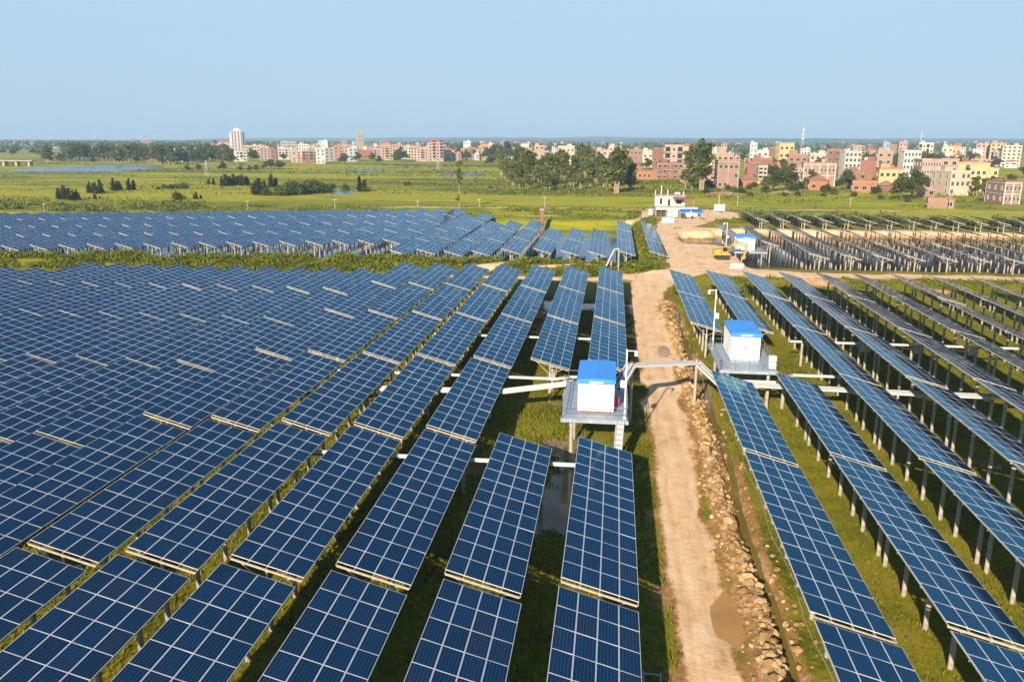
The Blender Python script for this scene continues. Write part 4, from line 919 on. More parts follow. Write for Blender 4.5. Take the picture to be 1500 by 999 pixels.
# ------------------------------------------------------------------ vegetation
def leaf_quads(c, s, seed, flat=0.0, elong=1.5):
    """c: (n,3) centres, s: (n,) sizes; each leaf clump one loose quad"""
    r = np.random.RandomState(seed); n = len(c)
    a = r.randn(n, 3); a[:, 2] *= (1 - flat); a /= np.linalg.norm(a, axis=1)[:, None]
    b_ = r.randn(n, 3); b_[:, 2] += 0.0; b_ = np.cross(a, b_); b_ /= np.linalg.norm(b_, axis=1)[:, None]
    a = a * (s * elong * 0.5)[:, None]; b_ = b_ * (s * 0.5)[:, None]
    k = r.uniform(0.35, 1.0, (n, 4, 1))
    V = np.stack([c - a * k[:, 0], c - b_ * k[:, 1], c + a * k[:, 2], c + b_ * k[:, 3]], 1)
    return V.reshape(-1, 3)
def crown_points(blobs, n, seed, inner=0.55):
    r = np.random.RandomState(seed); vol = np.array([b[3] * b[4] * b[5] for b in blobs]) ** (2 / 3.); vol /= vol.sum()
    out, var = [], []
    for (x, y, z, rx, ry, rz), v in zip(blobs, vol):
        m = max(8, int(n * v)); d = r.randn(m, 3); d /= np.linalg.norm(d, axis=1)[:, None]
        rad = r.uniform(inner, 1.0, m) ** 0.6; rad *= 1 + 0.22 * np.sin(d[:, 0] * 5 + x) * np.sin(d[:, 2] * 6 + z) + 0.12 * r.randn(m)
        p = d * rad[:, None] * np.array([rx, ry, rz]) + np.array([x, y, z]); out.append(p)
        var.append(np.clip(r.rand() * 0.45 + 0.55 * r.rand(m), 0, 1))
    return np.concatenate(out), np.concatenate(var)
def crown_mesh(name, blobs, n, leaf, mt, seed, flat=0.0, elong=1.5, inner=0.55):
    p, var = crown_points(blobs, n, seed, inner); r = np.random.RandomState(seed + 1)
    s = leaf * r.uniform(0.6, 1.35, len(p)); return quads_mesh(name, leaf_quads(p, s, seed + 2, flat, elong), mt, var)
PROTO = {}
def proto(kind, variant):
    """crown and trunk meshes for a tree 10 m high"""
    key = (kind, variant)
    if key in PROTO: return PROTO[key]
    r = random.Random(hash(key[0]) % 1000 * 0 + sum(map(ord, kind)) + variant * 17); seed = sum(map(ord, kind)) + variant * 31
    tb = MB(); bl = []
    if kind == 'eucalyptus':
        nt_ = 3
        for k in range(nt_):
            bx, by = (r.uniform(-1.3, 1.3), r.uniform(-1, 1)); lean = r.uniform(-.5, .5)
            pts = [(bx + lean * h_ * .1, by, h_) for h_ in (-.1, 2.5, 5, 7.5, 9)]; tb.path(pts, [.16, .13, .10, .06, .03], 6)
            for j in range(9):
                h_ = r.uniform(2.7, 9.1); R0 = (1.65 - .085 * h_) * r.uniform(.75, 1.25); a = r.uniform(0, 6.28); o = R0 * r.uniform(.1, .75)
                c = (bx + lean * h_ * .1 + math.cos(a) * o, by + math.sin(a) * o, h_); bl.append((*c, R0 * .75, R0 * .75, R0 * .62)); tb.tube((bx + lean * h_ * .1, by, h_ - .7), c, .04, .015, 4)
        bl.append((bl[0][0], bl[0][1], 9.5, .5, .5, .6)); n, leaf, mt, bark = 4600, .50, M['leaf_euc'], M['bark']; fl, el, inn = .0, 1.9, .35
    elif kind == 'broadleaf':
        tb.path([(0, 0, -.1), (.1, 0, 2), (.0, .1, 4)], [.32, .25, .18], 7)
        for j in range(13):
            a = r.uniform(0, 6.28); o = r.uniform(.4, 2.9); h_ = r.uniform(4.0, 8.3) - o * .35; R0 = r.uniform(1.1, 1.9)
            bl.append((math.cos(a) * o, math.sin(a) * o, h_, R0, R0, R0 * .8)); tb.tube((0, .1, 3.4), (math.cos(a) * o * .8, math.sin(a) * o * .8, h_ - .3), .10, .03, 5)
        bl.append((0, 0, 8.4, 1.3, 1.3, 1.3)); n, leaf, mt, bark = 2600, .55, M['leaf_broad'], M['darkbark']; fl, el, inn = .0, 1.4, .5
    elif kind == 'casuarina':
        for k in range(3):
            bx, by = (k - 1) * .9 + r.uniform(-.3, .3), r.uniform(-.7, .7); H = r.uniform(7.8, 10)
            tb.path([(bx, by, -.1), (bx, by, H * .9)], [.13, .03], 6)
            for j in range(8):
                z = H * (.12 + .11 * j); R0 = (1.05 - .095 * j) * r.uniform(.75, 1.2); bl.append((bx + r.uniform(-.25, .25), by + r.uniform(-.25, .25), z, R0, R0, .85))
        n, leaf, mt, bark = 2200, .42, M['leaf_dark'], M['darkbark']; fl, el, inn = .0, 2.0, .45
    elif kind == 'bush':
        for j in range(12):
            a = r.uniform(0, 6.28); o = r.uniform(0, 5.2); R0 = r.uniform(1.8, 3.2); bl.append((math.cos(a) * o, math.sin(a) * o * .7, r.uniform(1.6, 7.2) * (1 - o / 9), R0 * 1.2, R0, R0))
        tb.tube((0, 0, -.1), (0, 0, 4), .3, .1, 6); n, leaf, mt, bark = 2400, .75, M['leaf_dark' if variant % 2 else 'leaf_broad'], M['darkbark']; fl, el, inn = .0, 1.4, .5
    elif kind == 'slender':
        pts = [(0, 0, -.1), (.05, 0, 3), (-.1, 0, 6), (.0, 0, 9.2)]; tb.path(pts, [.10, .08, .06, .02], 6)
        for j in range(15):
            h_ = r.choice([1.9, 2.6, 3.3, 5.4, 5.9, 6.4, 7.0, 7.4, 7.9, 8.3, 8.7, 9.1, 9.4]); a = r.uniform(0, 6.28); o = r.uniform(.1, .75) * (1.4 if h_ < 4 else .8); R0 = r.uniform(.35, .7) * (.7 if h_ < 4 else 1)
            c = (math.cos(a) * o, math.sin(a) * o, h_); bl.append((*c, R0, R0, R0 * .9)); tb.tube((0, 0, h_ - .4), c, .03, .012, 4)
        n, leaf, mt, bark = 900, .30, M['leaf_euc'], M['bark']; fl, el, inn = .0, 1.8, .3
    PROTO[key] = (crown_mesh('crown', bl, n, leaf, mt, seed, fl, el, inn), tb.mesh('trunk', bark))
    return PROTO[key]
PEND = []                                         # things that get their label once all their neighbours are known
def tree(kind, x, y, H, desc, group, label=None, wide=1.0, z=0.5, variant=None):
    variant = rng.randrange(3) if variant is None else variant
    c, tk = proto(kind, variant); nm = {'eucalyptus': 'eucalyptus_tree', 'broadleaf': 'broadleaf_tree', 'casuarina': 'casuarina_tree', 'bush': 'round_bush', 'slender': 'slender_tree'}[kind]
    t = empty(nm, (x, y, z), rng.uniform(0, 6.28)); s = H / 10.0; t.scale = (s * wide, s * wide, s)
    link('crown', c, t); link('trunk', tk, t)
    tag(t, label, 'bush' if kind == 'bush' else 'tree', group)
    if not label:
        q = project((x, y, 3)); PEND.append((t, desc, q[0] if q else 0, y))
    return t
def ptree(kind, u, vb, vt, desc, group=None, label=None, wide=1.0, variant=None):
    p = G(u, vb, .5); H = AY(u, vt, p.y).z - .5; return tree(kind, p.x, p.y, H, desc, group, label, wide, .5, variant)
ptree('slender', 673, 305, 234, '', None, 'lone slender tree with bare lower trunk in the meadow', 1.0, 0)
ptree('eucalyptus', 1028, 279, 205, '', None, 'tallest eucalyptus clump, left of the unfinished brick house', 1.35, 0)
ptree('eucalyptus', 1012, 277, 214, '', None, 'eucalyptus leaning on the left side of the tallest clump', 1.1, 1)
ptree('eucalyptus', 905, 283, 216, '', None, 'bright eucalyptus with pale trunks at the right end of the grove', 1.5, 0)
for i, (u, vb, vt) in enumerate(((752, 272, 232), (770, 270, 212), (790, 275, 228), (806, 271, 220), (826, 264, 216), (842, 270, 224), (858, 262, 210), (872, 268, 222), (886, 274, 226), (815, 278, 238), (762, 262, 214), (735, 258, 220), (925, 280, 232), (780, 262, 218), (850, 256, 206), (742, 266, 228), (798, 262, 224), (814, 264, 222), (834, 274, 236), (866, 274, 232), (880, 266, 218), (896, 274, 226), (916, 272, 222), (772, 278, 244), (800, 280, 246), (760, 274, 240), (850, 278, 242), (820, 258, 214))):
    ptree('eucalyptus', u, vb, vt + (vb - vt) * .10, 'grey green grove eucalyptus', 'eucalyptus grove by the meadow', None, 1.25)
for u, vb, vt, la in ((1132, 282, 240, 'wide dark tree in front of the pink brick house'), (1158, 279, 238, 'dark round crowned tree at the right of the wide tree pair'), (1186, 276, 248, 'small dark tree before the orange hipped house'), (1238, 279, 245, 'round dark tree in front of the white four storey block'),
                      (1335, 292, 245, 'large leafy tree in front of the pink school block'), (1320, 293, 252, 'thin leaning tree left of the large leafy tree'), (1212, 284, 268, 'low bushy tree below the round dark tree')):
    ptree('broadleaf', u, vb, vt, '', 'village trees', la, 1.15)
for i in range(42):
    u = rng.uniform(1120, 1440); Y = rng.uniform(590, 720); p = AY(u, 215, Y)
    tree('eucalyptus', p.x, Y, rng.uniform(8, 12.5), 'slim tree behind the village', 'slim trees behind the village', None, 1.5)
for i in range(44):
    u = rng.uniform(1035, 1310); Y = rng.uniform(385, 540); p = AY(u, 215, Y)
    tree('bush', p.x, Y, rng.uniform(3.0, 5.5), 'green bush at the village edge', 'bushes along the village edge', None, .9)
for i, u in enumerate((1428, 1440, 1452, 1463)):
    ptree('eucalyptus', u, 288, 258 + (i % 2) * 3, '', 'saplings by the cream block', '%s of four slim trees right of the cream block, from the left' % ORD[i].capitalize(), 1.3)
ptree('eucalyptus', 1476, 290, 255, '', None, 'dark tree between the slim trees and the brick house at the right edge', 1.2)
for u, vb, vt, wd, d in ((96, 293, 271, 1.1, 'dark casuarina clump'), (104, 294, 273, 1.0, 'dark casuarina clump'), (115, 293.5, 281, 1.1, 'dark casuarina clump'), (131, 283, 265, .8, 'dark casuarina clump'), (146, 284, 262, 1.2, 'dark casuarina clump'), (168, 280, 260, 1.1, 'dark casuarina clump'), (189, 279, 259, .9, 'dark casuarina clump'), (139, 292, 282, 1.0, 'small dark casuarina'),
                        (330, 273, 254, 1.3, 'dark casuarina clump'), (345, 272, 253, 1.5, 'dark casuarina clump'), (355, 272, 255, 1.2, 'dark casuarina clump'), (313, 271, 260, 1.0, 'dark casuarina clump'), (383, 284, 258, 1.3, 'dark casuarina clump'), (397, 275, 254, 1.0, 'dark casuarina clump'), (375, 286, 268, 1.6, 'dark casuarina clump'), (527, 281, 256, .75, 'pointed dark casuarina'), (287, 292, 280, 1.1, 'dark casuarina clump')):
    ptree('casuarina', u, vb, vt, d, 'casuarina clumps in the meadow', None, wd * 1.6)
    ptree('casuarina', u + rng.choice((-7, 7)), vb - .6, vt + rng.uniform(1, 6), d, 'casuarina clumps in the meadow', None, wd * 1.7)
for u, vb, vt, wd in ((430, 285, 257, 1.3), (452, 284, 255, 1.35), (474, 281, 262, 1.3), (412, 287, 266, 1.1), (488, 277, 267, 1.0), (390, 287, 270, 1.0), (262, 293, 277, 1.2), (268, 277, 264, 1.3), (252, 277, 267, 1.2), (240, 276, 268, 1.1), (534, 281, 269, 1.0), (505, 279, 266, .9), (597, 272, 263, 1.0), (232, 278, 271, 1.1), (718, 276, 271, 1.0), (1330, 296, 287, 1.2), (1290, 292, 283, 1.2), (1205, 288, 280, 1.1), (1150, 288, 279, 1.2), (1100, 287, 279, 1.1)):
    ptree('bush', u, vb, vt, 'dark rounded bush', 'bushes in the meadow', None, wd * 1.1)
# belt of trees beyond the lake and between the houses
for i in range(78):
    u = rng.uniform(-10, 335); Y = rng.uniform(760, 1350); p = AY(u, 215, Y)
    if u < 60: Y = rng.uniform(1100, 1800); p = AY(u, 215, Y)
    tree('broadleaf', p.x, Y, rng.uniform(13, 21) if u > 100 else rng.uniform(8, 13), 'hazy belt tree', 'tree belt beyond the lake', None, 1.35)
for i in range(84):
    u = rng.uniform(62, 332); Y = rng.uniform(760, 1250); p = AY(u, 215, Y)
    tree('eucalyptus', p.x, Y, rng.uniform(11, 19), 'hazy slim belt tree', 'slim trees in the belt beyond the lake', None, 1.7)
for u, vb, h_ in ((340, 239, 13), (368, 236, 15), (372, 238, 14), (299, 238, 12), (310, 236, 14), (448, 239, 8), (415, 236, 9), (523, 238, 12), (505, 241, 12), (588, 237, 17), (594, 236, 13), (580, 239, 12), (555, 240, 9), (545, 238, 11), (672, 234, 15), (683, 236, 13), (657, 238, 9), (712, 236, 17), (724, 237, 21), (733, 238, 20), (742, 236, 24), (718, 244, 12), (756, 236, 22), (388, 249, 7), (396, 248, 9), (408, 249, 8), (412, 248, 7), (276, 252, 6), (290, 251, 6), (326, 251, 8), (365, 252, 5), (375, 252, 6), (352, 252, 5)):
    p = G(u, vb, .5); tree('broadleaf', p.x, p.y, h_ * min(1, 800 / p.y + .3), 'dark tree before the town', 'trees before the town', None, 1.2)
for i in range(62):
    u = rng.uniform(940, 1510); Y = rng.choice([560, 620, 700, 800, 900, 1050, 1250, 1500]) * rng.uniform(.93, 1.1); p = AY(u, 215, Y)
    tree('broadleaf', p.x, Y, rng.uniform(7, 12), 'dark tree between houses', 'trees between the village houses', None, 1.5)
for i in range(50):
    u = rng.uniform(1170, 1440); Y = rng.uniform(690, 960); p = AY(u, 215, Y)
    tree('broadleaf', p.x, Y, rng.uniform(10, 15), 'dark tree behind the village', 'tree row behind the village', None, 1.5)
for i in range(52):
    u = rng.uniform(380, 940); Y = rng.uniform(1000, 2200); p = AY(u, 215, Y)
    tree('broadleaf', p.x, Y, rng.uniform(9, 15), 'hazy tree between roofs', 'trees between the town roofs', None, 1.5)

def scatter(name, boxes, per, hmax, leaf, mt, seed, cond=None, hpow=1.0, kind_desc=None):
    r = np.random.RandomState(seed); P = []; VV = []
    for (x0_, x1_, y0_, y1_) in boxes:
        n = int((x1_ - x0_) * (y1_ - y0_) * per); x = r.uniform(x0_, x1_, n); y = r.uniform(y0_, y1_, n)
        h_, d_ = terrain(x, y); h_ = np.where(y > 312, .5, h_); d_ = np.where(y > 312, 0, d_)
        k = d_ < 0.35
        hm = hmax * np.clip(fbm(x * .22, y * .30, 3) * 1.9 - .35, .12, 1.15)
        if cond is not None: k &= cond(x, y, h_, r)
        z = h_ + hm * r.rand(n) ** hpow
        P.append(np.stack([x, y, z], 1)[k]); VV.append((np.clip(.25 + .5 * fbm(x * .5, y * .5, 2) + .35 * (r.rand(n) - .4), 0, 1))[k])
    P = np.concatenate(P); V = np.concatenate(VV); s = leaf * r.uniform(.55, 1.4, len(P))
    return tag(link(name, quads_mesh(name, leaf_quads(P, s, seed + 1, .1, 1.6), mt, V)), kind='stuff')
scatter('bank_scrub', [(-205, -45, 118, 161), (-45, 9, 149.3, 160.5)], 42, 1.35, .42, M['leaf_bank'], 21, lambda x, y, h, r: (y - bank_shift(x) > 149.3) & (y - bank_shift(x) < 160.5) & (fbm(x * .12, y * .25, 2) > .22))
scatter('bank_scrub', [(21, 120, 139, 149)], 14, .7, .34, M['leaf_bank'], 22, lambda x, y, h, r: fbm(x * .15, y * .2, 3) > .47)
scatter('bank_scrub', [(4.5, 13, 160, 292), (30, 46, 246, 285)], 9, 1.0, .45, M['leaf_bank'], 23, lambda x, y, h, r: (h > -.6) & (fbm(x * .3, y * .2, 3) > .42))
scatter('dark_hedge', [(40, 195, 250.5, 262)], 12, 3.2, .6, M['leaf_broad'], 24, lambda x, y, h, r: fbm(x * .1, y * .1, 3) > .36)
scatter('dark_hedge', [(-298, -150, 252, 287)], 4.5, 2.8, .75, M['leaf_euc'], 25, lambda x, y, h, r: (h > .1) & (fbm(x * .06, y * .08, 3) > .46))
scatter('dark_hedge', [(-150, 10, 250, 296)], 2.4, 1.5, .6, M['leaf_bank'], 26, lambda x, y, h, r: (h > -.4) & (fbm(x * .09, y * .14, 3) > .52))
scatter('bank_scrub', [(10, 24, 131, 141), (17, 24, 186, 200)], 14, 1.3, .4, M['leaf_bank'], 27, lambda x, y, h, r: fbm(x * .25, y * .25, 3) > .5)
# grass in the fields: tufts where the camera can see between the rows
def tufts(name, boxes, per, hmax, seed, wd, cond, mt):
    r = np.random.RandomState(seed); T = []; VV = []
    for (x0_, x1_, y0_, y1_) in boxes:
        n = int((x1_ - x0_) * (y1_ - y0_) * per); x = r.uniform(x0_, x1_, n); y = r.uniform(y0_, y1_, n); h_, d_ = terrain(x, y)
        k = (d_ < .42 + .1 * r.rand(n)) & cond(x, y, h_, r); x, y, h_ = x[k], y[k], h_[k]; n = len(x)
        hh = hmax * (.25 + 1.1 * fbm(x * .35, y * .35, 3)) * r.uniform(.5, 1.2, n); a = r.uniform(0, 6.28, n); w_ = wd * r.uniform(.6, 1.4, n)
        lx, ly = r.randn(n) * .35 * hh, r.randn(n) * .35 * hh
        T.append(np.stack([np.stack([x - np.cos(a) * w_, y - np.sin(a) * w_, h_ - .03], 1), np.stack([x + np.cos(a) * w_, y + np.sin(a) * w_, h_ - .03], 1), np.stack([x + lx, y + ly, h_ + hh], 1)], 1).reshape(-1, 3))
        VV.append(np.clip(.15 + .55 * fbm(x * .4 + 7, y * .4, 3) + .4 * (r.rand(n) - .35), 0, 1))
    return tag(link(name, quads_mesh(name, np.concatenate(T), mt, np.concatenate(VV), True)), kind='stuff')
tufts('field_grass', [(-42, 4.2, 26, 128)], 24, .36, 31, .06, lambda x, y, h, r: h > .08, M['leaf_grass'])
tufts('field_grass', [(10.6, 62, 28, 139)], 20, .24, 32, .05, lambda x, y, h, r: (h > .08) & (x < .5 * y + 4), M['leaf_grass'])
tufts('field_grass', [(1.5, 4.4, 26, 128), (6.6, 8.2, 26, 120)], 34, .20, 33, .035, lambda x, y, h, r: fbm(x * .7, y * .5, 3) > .40, M['leaf_grass'])
scatter('water_plants', [(-11, -1.5, 56, 66), (-9, -3, 30, 50), (-24, -10, 40, 110)], 9, .8, .26, M['leaf_bank'], 34, lambda x, y, h, r: fbm(x * .3, y * .3, 3) > .50)
# low tangled growth on the meadow
def meadow_scrub(name, seed, n, x0_, x1_, y0_, y1_, hm, leaf, mt, thr, sx, sy):
    r = np.random.RandomState(seed); x = r.uniform(x0_, x1_, n); y = y0_ + (y1_ - y0_) * r.rand(n) ** 1.5
    k = (fbm(x * sx, y * sy, 4) > thr) & ~((x > -505) & (x < -385) & (y > 580)); x, y = x[k], y[k]
    lim = (x > -.85 * y - 20) & (x < .5 * y + 30); x, y = x[lim], y[lim]
    P = np.stack([x, y, .5 + hm * r.rand(len(x))], 1); s = leaf * (y / 400) * r.uniform(.6, 1.5, len(x))
    tag(link(name, quads_mesh(name, leaf_quads(P, s, seed + 1, .5, 2.2), mt, r.rand(len(x)))), kind='stuff')
meadow_scrub('meadow_scrub', 41, 60000, -640, 60, 300, 800, .8, .6, M['leaf_broad'], .53, .012, .05)
meadow_scrub('meadow_scrub', 42, 9000, 45, 240, 318, 420, 1.0, .6, M['leaf_bank'], .50, .03, .07)
meadow_scrub('meadow_scrub', 43, 7000, -60, 60, 370, 520, 1.1, .7, M['leaf_bank'], .46, .03, .06)
# far woodland: reads as one mass
r = np.random.RandomState(51); n = 42000
y = 1700 + 3600 * r.rand(n) ** 1.3; x = r.uniform(-1, 1, n) * 1.05 * y; k = (x > -.95 * y) & (x < .6 * y) & (fbm(x * .0035, y * .0022, 3) > .44)
x, y = x[k], y[k]; P = np.stack([x, y, .5 + r.rand(len(x)) ** .7 * (9 + 9 * fbm(x * .01, y * .004, 2))], 1)
tag(link('distant_woodland', quads_mesh('distant_woodland', leaf_quads(P, 11 * r.uniform(.6, 1.4, len(x)), 52, .2, 1.8), M['leaf_broad'], r.rand(len(x)))), kind='stuff')
def ridge(name, Y, x0_, x1_, h0, h1, seed, depth):
    xs_ = np.linspace(x0_, x1_, 160); hh = h0 + (h1 - h0) * fbm(xs_ * .0011 + seed, np.full(160, seed * 3.1), 4) * np.sin(np.linspace(0.25, math.pi - .25, 160)) ** .5
    b = MB(); vs, fs = [], []
    for j, (dy, k) in enumerate(((-depth, 0), (-depth * .5, .72), (0, 1.0), (depth * .6, .6), (depth, -.02))):
        vs += [(a, Y + dy, c * k) for a, c in zip(xs_, hh)]
    for j in range(4): fs += [(j * 160 + i, j * 160 + i + 1, (j + 1) * 160 + i + 1, (j + 1) * 160 + i) for i in range(159)]
    b.add(vs, fs); tag(b.build(name, basic('wooded_hill_%d' % seed, (.045, .062, .028), .95, .3, .02), smooth=True), kind='structure')
ridge('hills', 5200, -1200, 3600, 14, 48, 2, 700)
ridge('hills', 7600, -3800, 5600, 20, 62, 5, 1000)
# ------------------------------------------------------------------ town
WINM = {}
def window_mesh(w_, h_):
    key = (round(w_, 1), round(h_, 1))
    if key not in WINM:
        b = MB(); a, c = key[0] / 2, key[1]; d = .14
        b.box(-a - .1, -d, -.14, a + .1, 0, 0, 0); b.box(-a - .1, -d, c, a + .1, 0, c + .1, 0); b.box(-a - .1, -d, 0, -a, 0, c, 0); b.box(a, -d, 0, a + .1, 0, c, 0)
        b.box(-a, -.02, 0, a, 0, c, 1); b.box(-.03, -.06, 0, .03, -.02, c, 0)
        WINM[key] = b.mesh('window', [M['winframe'], M['glass_dark']])
    return WINM[key]
def building(name, label, u0, u1, vt, vb, col, floors, rot=0.0, roof='flat', style='grid', Y=None, depth=None, frame=None, bays=None, group=None, desc=None, near=None):
    uc = (u0 + u1) / 2
    if Y is None: p = G(uc, vb, .5); Y = p.y
    p = AY(uc, 220, Y); D = project((p.x, Y, 5))[2]
    W_ = (u1 - u0) * D / F_PX; H = max(3.0, AY(uc, vt, Y).z - .5 - (2.2 if roof in ('flat', 'redtop', 'redflat') and floors > 1 else .6))
    d = depth if depth else W_ * .6
    d = min(d, 26)
    w_ = max(3.5, (W_ - d * abs(math.sin(rot))) / math.cos(rot))
    face = math.atan2(p.x, Y)                     # turned towards the camera, then by rot
    t = empty(name, (p.x, Y + d / 2, .5), -face * .85 + rot); tag(t, label, 'house' if floors < 4 else 'apartment block', group)
    if not label: PEND.append((t, desc, uc, Y))
    near = (Y < 900) if near is None else near
    fh = H / floors; x1, y1 = w_ / 2, d / 2
    hip = roof in ('hip', 'redhip')
    wallh = H - (min(2.2, fh * .6) if hip else .0)
    wm = M['wall_' + col]
    b = MB(); b.box(-x1, -y1, -.6, x1, y1, wallh)
    fm = M['wall_' + (frame or col)]
    if frame or style == 'band':
        for k in range(1, floors + (0 if hip else 1)): b.box(-x1 - .13, -y1 - .13, k * fh - .32, x1 + .13, y1 + .13, k * fh - .02, 1)
    nb = bays or max(2, int(w_ / 3.6)); ns = max(1, int(d / 4.2))
    if frame:
        for i in range(nb // 2 + 1):
            x = -x1 + 2 * x1 * i / (nb // 2) if nb > 1 else 0
            b.box(x - .22, -y1 - .10, -.5, x + .22, -y1 - .002, wallh, 1)
        for s in (-1, 1):
            for yy_ in (-y1, y1): b.box(min(s * x1, s * (x1 + .10)), yy_ - .2, -.5, max(s * x1, s * (x1 + .10)), yy_ + .2, wallh, 1)
    ww, wh = min(1.9, 2 * x1 / nb * .54), min(1.8, fh * .54)
    far_w = []
    for k in range(floors):
        z = k * fh + fh * .30
        if z + wh > wallh - .15: continue
        for i in range(nb):
            x = -x1 + 2 * x1 * (i + .5) / nb
            if style == 'balcony' and i % 2 == (floors % 2): continue
            if style == 'sparse' and rng.random() < .25: continue
            far_w.append((x, -y1, z, 0, ww))
        for s in (-1, 1):
            for i in range(ns):
                if style == 'sparse' and rng.random() < .3: continue
                far_w.append((s * x1, -y1 + d * (i + .5) / ns, z, s, min(ww, 1.3)))
    if not near:                                  # a pixel or two each: set into the wall mesh
        for x, y, z, s, a in far_w:
            if s == 0: b.box(x - a / 2, y - .05, z, x + a / 2, y + .3, z + wh, 2)
            else: b.box(min(x, x + s * .05), y - a / 2, z, max(x, x + s * .05), y + a / 2, z + wh, 2)
    b.build('wall', [wm, fm, M['glass_dark']], t)
    if near:
        far_w = far_w[:96]
        for x, y, z, s, a in far_w:
            link('window', window_mesh(a, wh), t, (x, y - .003, z) if s == 0 else (x + s * .003, y, z), (0, 0, 0 if s == 0 else (math.pi / 2 if s > 0 else -math.pi / 2)))
    if style == 'balcony':
        for k in range(1, floors):
            for i in range(nb):
                if i % 2 != floors % 2: continue
                x = -x1 + 2 * x1 * (i + .5) / nb; a = x1 / nb * .92; bb = MB()
                bb.box(x - a, -y1 - 1.2, k * fh - .12, x + a, -y1 - .004, k * fh + .04); bb.box(x - a, -y1 - 1.2, k * fh + .04, x + a, -y1 - 1.08, k * fh + .95)
                for q in (-1, 1): bb.box(x + q * a - .07, -y1 - 1.08, k * fh + .04, x + q * a + .07, -y1 - .004, k * fh + .95)
                bb.box(x - a * .85, -y1 - .05, k * fh + 1.0, x + a * .85, -y1 - .004, k * fh + fh * .85, 1); bb.box(x - a * .85, -y1 - .05, k * fh + .06, x + a * .85, -y1 - .004, k * fh + .99, 1)  # dark sheets on the wall imitate the shaded recess behind the balcony
                bb.build('balcony', [fm, M['glass_dark']], t)
    rb = MB(); rmats = [M['flatroof'], wm, M['redroof'], M['galv']]
    if hip:
        e = .5; zr = H + .2; q = min(x1, y1) * .9
        vs = [(-x1 - e, -y1 - e, wallh), (x1 + e, -y1 - e, wallh), (x1 + e, y1 + e, wallh), (-x1 - e, y1 + e, wallh), (-x1 + q, 0, zr), (x1 - q, 0, zr)]
        rb.add(vs, [(0, 1, 5, 4), (1, 2, 5), (2, 3, 4, 5), (3, 0, 4), (3, 2, 1, 0)])
        rf = rb.build('roof', M['redroof'] if roof == 'redhip' else M['brownroof'], t)
    else:
        rb.box(-x1 - .15, -y1 - .15, H + .002, x1 + .15, y1 + .15, H + .16, 0)
        for (a, c, e, f) in ((-x1 - .15, -y1 - .15, x1 + .15, -y1 + .08), (-x1 - .15, y1 - .08, x1 + .15, y1 + .15), (-x1 - .15, -y1 + .08, -x1 + .08, y1 - .08), (x1 - .08, -y1 + .08, x1 + .15, y1 - .08)): rb.box(a, c, H + .16, e, f, H + .85, 2 if roof == 'redflat' else 1)
        rf = rb.build('roof', rmats, t)
        if roof != 'plain' and w_ > 6:
            s = rng.choice((-1, 1)); sb = MB(); cx = s * x1 * .45; a = min(2.2, x1 * .4)
            sb.box(cx - a, -a * .6, H + .17, cx + a, min(y1 - .3, a), H + 2.7, 0); sb.box(cx - a - .25, -a * .6 - .25, H + 2.7, cx + a + .25, min(y1 - .05, a + .25), H + 2.88, 2 if roof == 'redtop' else 1)
            sb.build('stair_house', [wm, M['flatroof'], M['redroof']], rf)
            if rng.random() < .5:
                sb = MB(); sb.tube((-s * x1 * .4, 0, H + .17), (-s * x1 * .4, 0, H + 1.7), .7, n=10); sb.build('water_tank', M['galv'], rf)
    return t
Bd = building
# the near edge of the village
Bd('unfinished_house', 'unfinished three storey brick house with pale concrete frame beside the tall eucalyptus', 1051, 1085, 236, 277, 'palebrick', 3, .22, 'plain', 'sparse', frame='grey', bays=4)
Bd('brick_house', 'low orange brick house with brown roof right of the unfinished house', 1086, 1115, 256, 273, 'orange', 1, .1, 'hip', depth=9)
Bd('brick_house', 'two storey brick house behind the low orange house', 1096, 1117, 237, 264, 'brick', 3, .15, 'plain', 'sparse')
Bd('brick_house', 'brick house with pale top room above the unfinished house', 1053, 1078, 221, 250, 'peach', 3, -.1, 'flat', 'sparse', Y=560)
Bd('brick_house', 'dark red brick house with wide roof terrace left of the yellow block', 1103, 1134, 229, 245, 'brick', 2, .1, 'flat', 'sparse', Y=560)
Bd('white_house', 'small bright white house standing among trees left of the yellow block', 1109, 1127, 218, 231, 'white', 3, .1, 'flat', 'grid', Y=760)
Bd('yellow_block', 'yellow four storey block near the lattice mast', 1138, 1164, 210, 236, 'yellow', 4, .35, 'plain', 'grid', Y=640)
Bd('brick_house', 'pink brick house with uneven roof below the lattice mast', 1157, 1185, 222, 250, 'palebrick', 3, .1, 'flat', 'sparse', Y=530)
Bd('brick_house', 'long brick house with white columns above the orange hipped house', 1181, 1228, 239, 268, 'palebrick', 2, .12, 'plain', 'sparse', frame='white', bays=8, Y=470, depth=10)
Bd('hipped_house', 'orange brick house with brown hipped roof between two dark trees', 1191, 1219, 256, 279, 'orange', 2, .1, 'hip', 'sparse', depth=9)
Bd('cream_house', 'cream flat roofed house left of the open brick frame house', 1188, 1212, 222, 240, 'cream', 3, .1, 'flat', 'grid', Y=640)
Bd('frame_house', 'open unfinished brick frame house beside the white four storey block', 1213, 1234, 219, 240, 'brick', 4, .1, 'plain', 'grid', frame='peach', Y=620)
Bd('white_block', 'white four storey block with dark windows and grey left side', 1235, 1264, 222, 248, 'white', 5, .4, 'plain', 'grid', Y=560, bays=4)
Bd('brick_house', 'low dark brick house right of the white four storey block', 1264, 1287, 232, 250, 'brick', 2, .1, 'flat', 'sparse', Y=560)
Bd('brick_house', 'brick house with small roof room left of the pale brick block', 1250, 1275, 247, 269, 'brick', 2, .1, 'flat', 'sparse', Y=450)
Bd('brick_shed', 'long low brick outbuilding in front of the village', 1257, 1291, 266, 283, 'orange', 1, .06, 'plain', 'grid', depth=6)
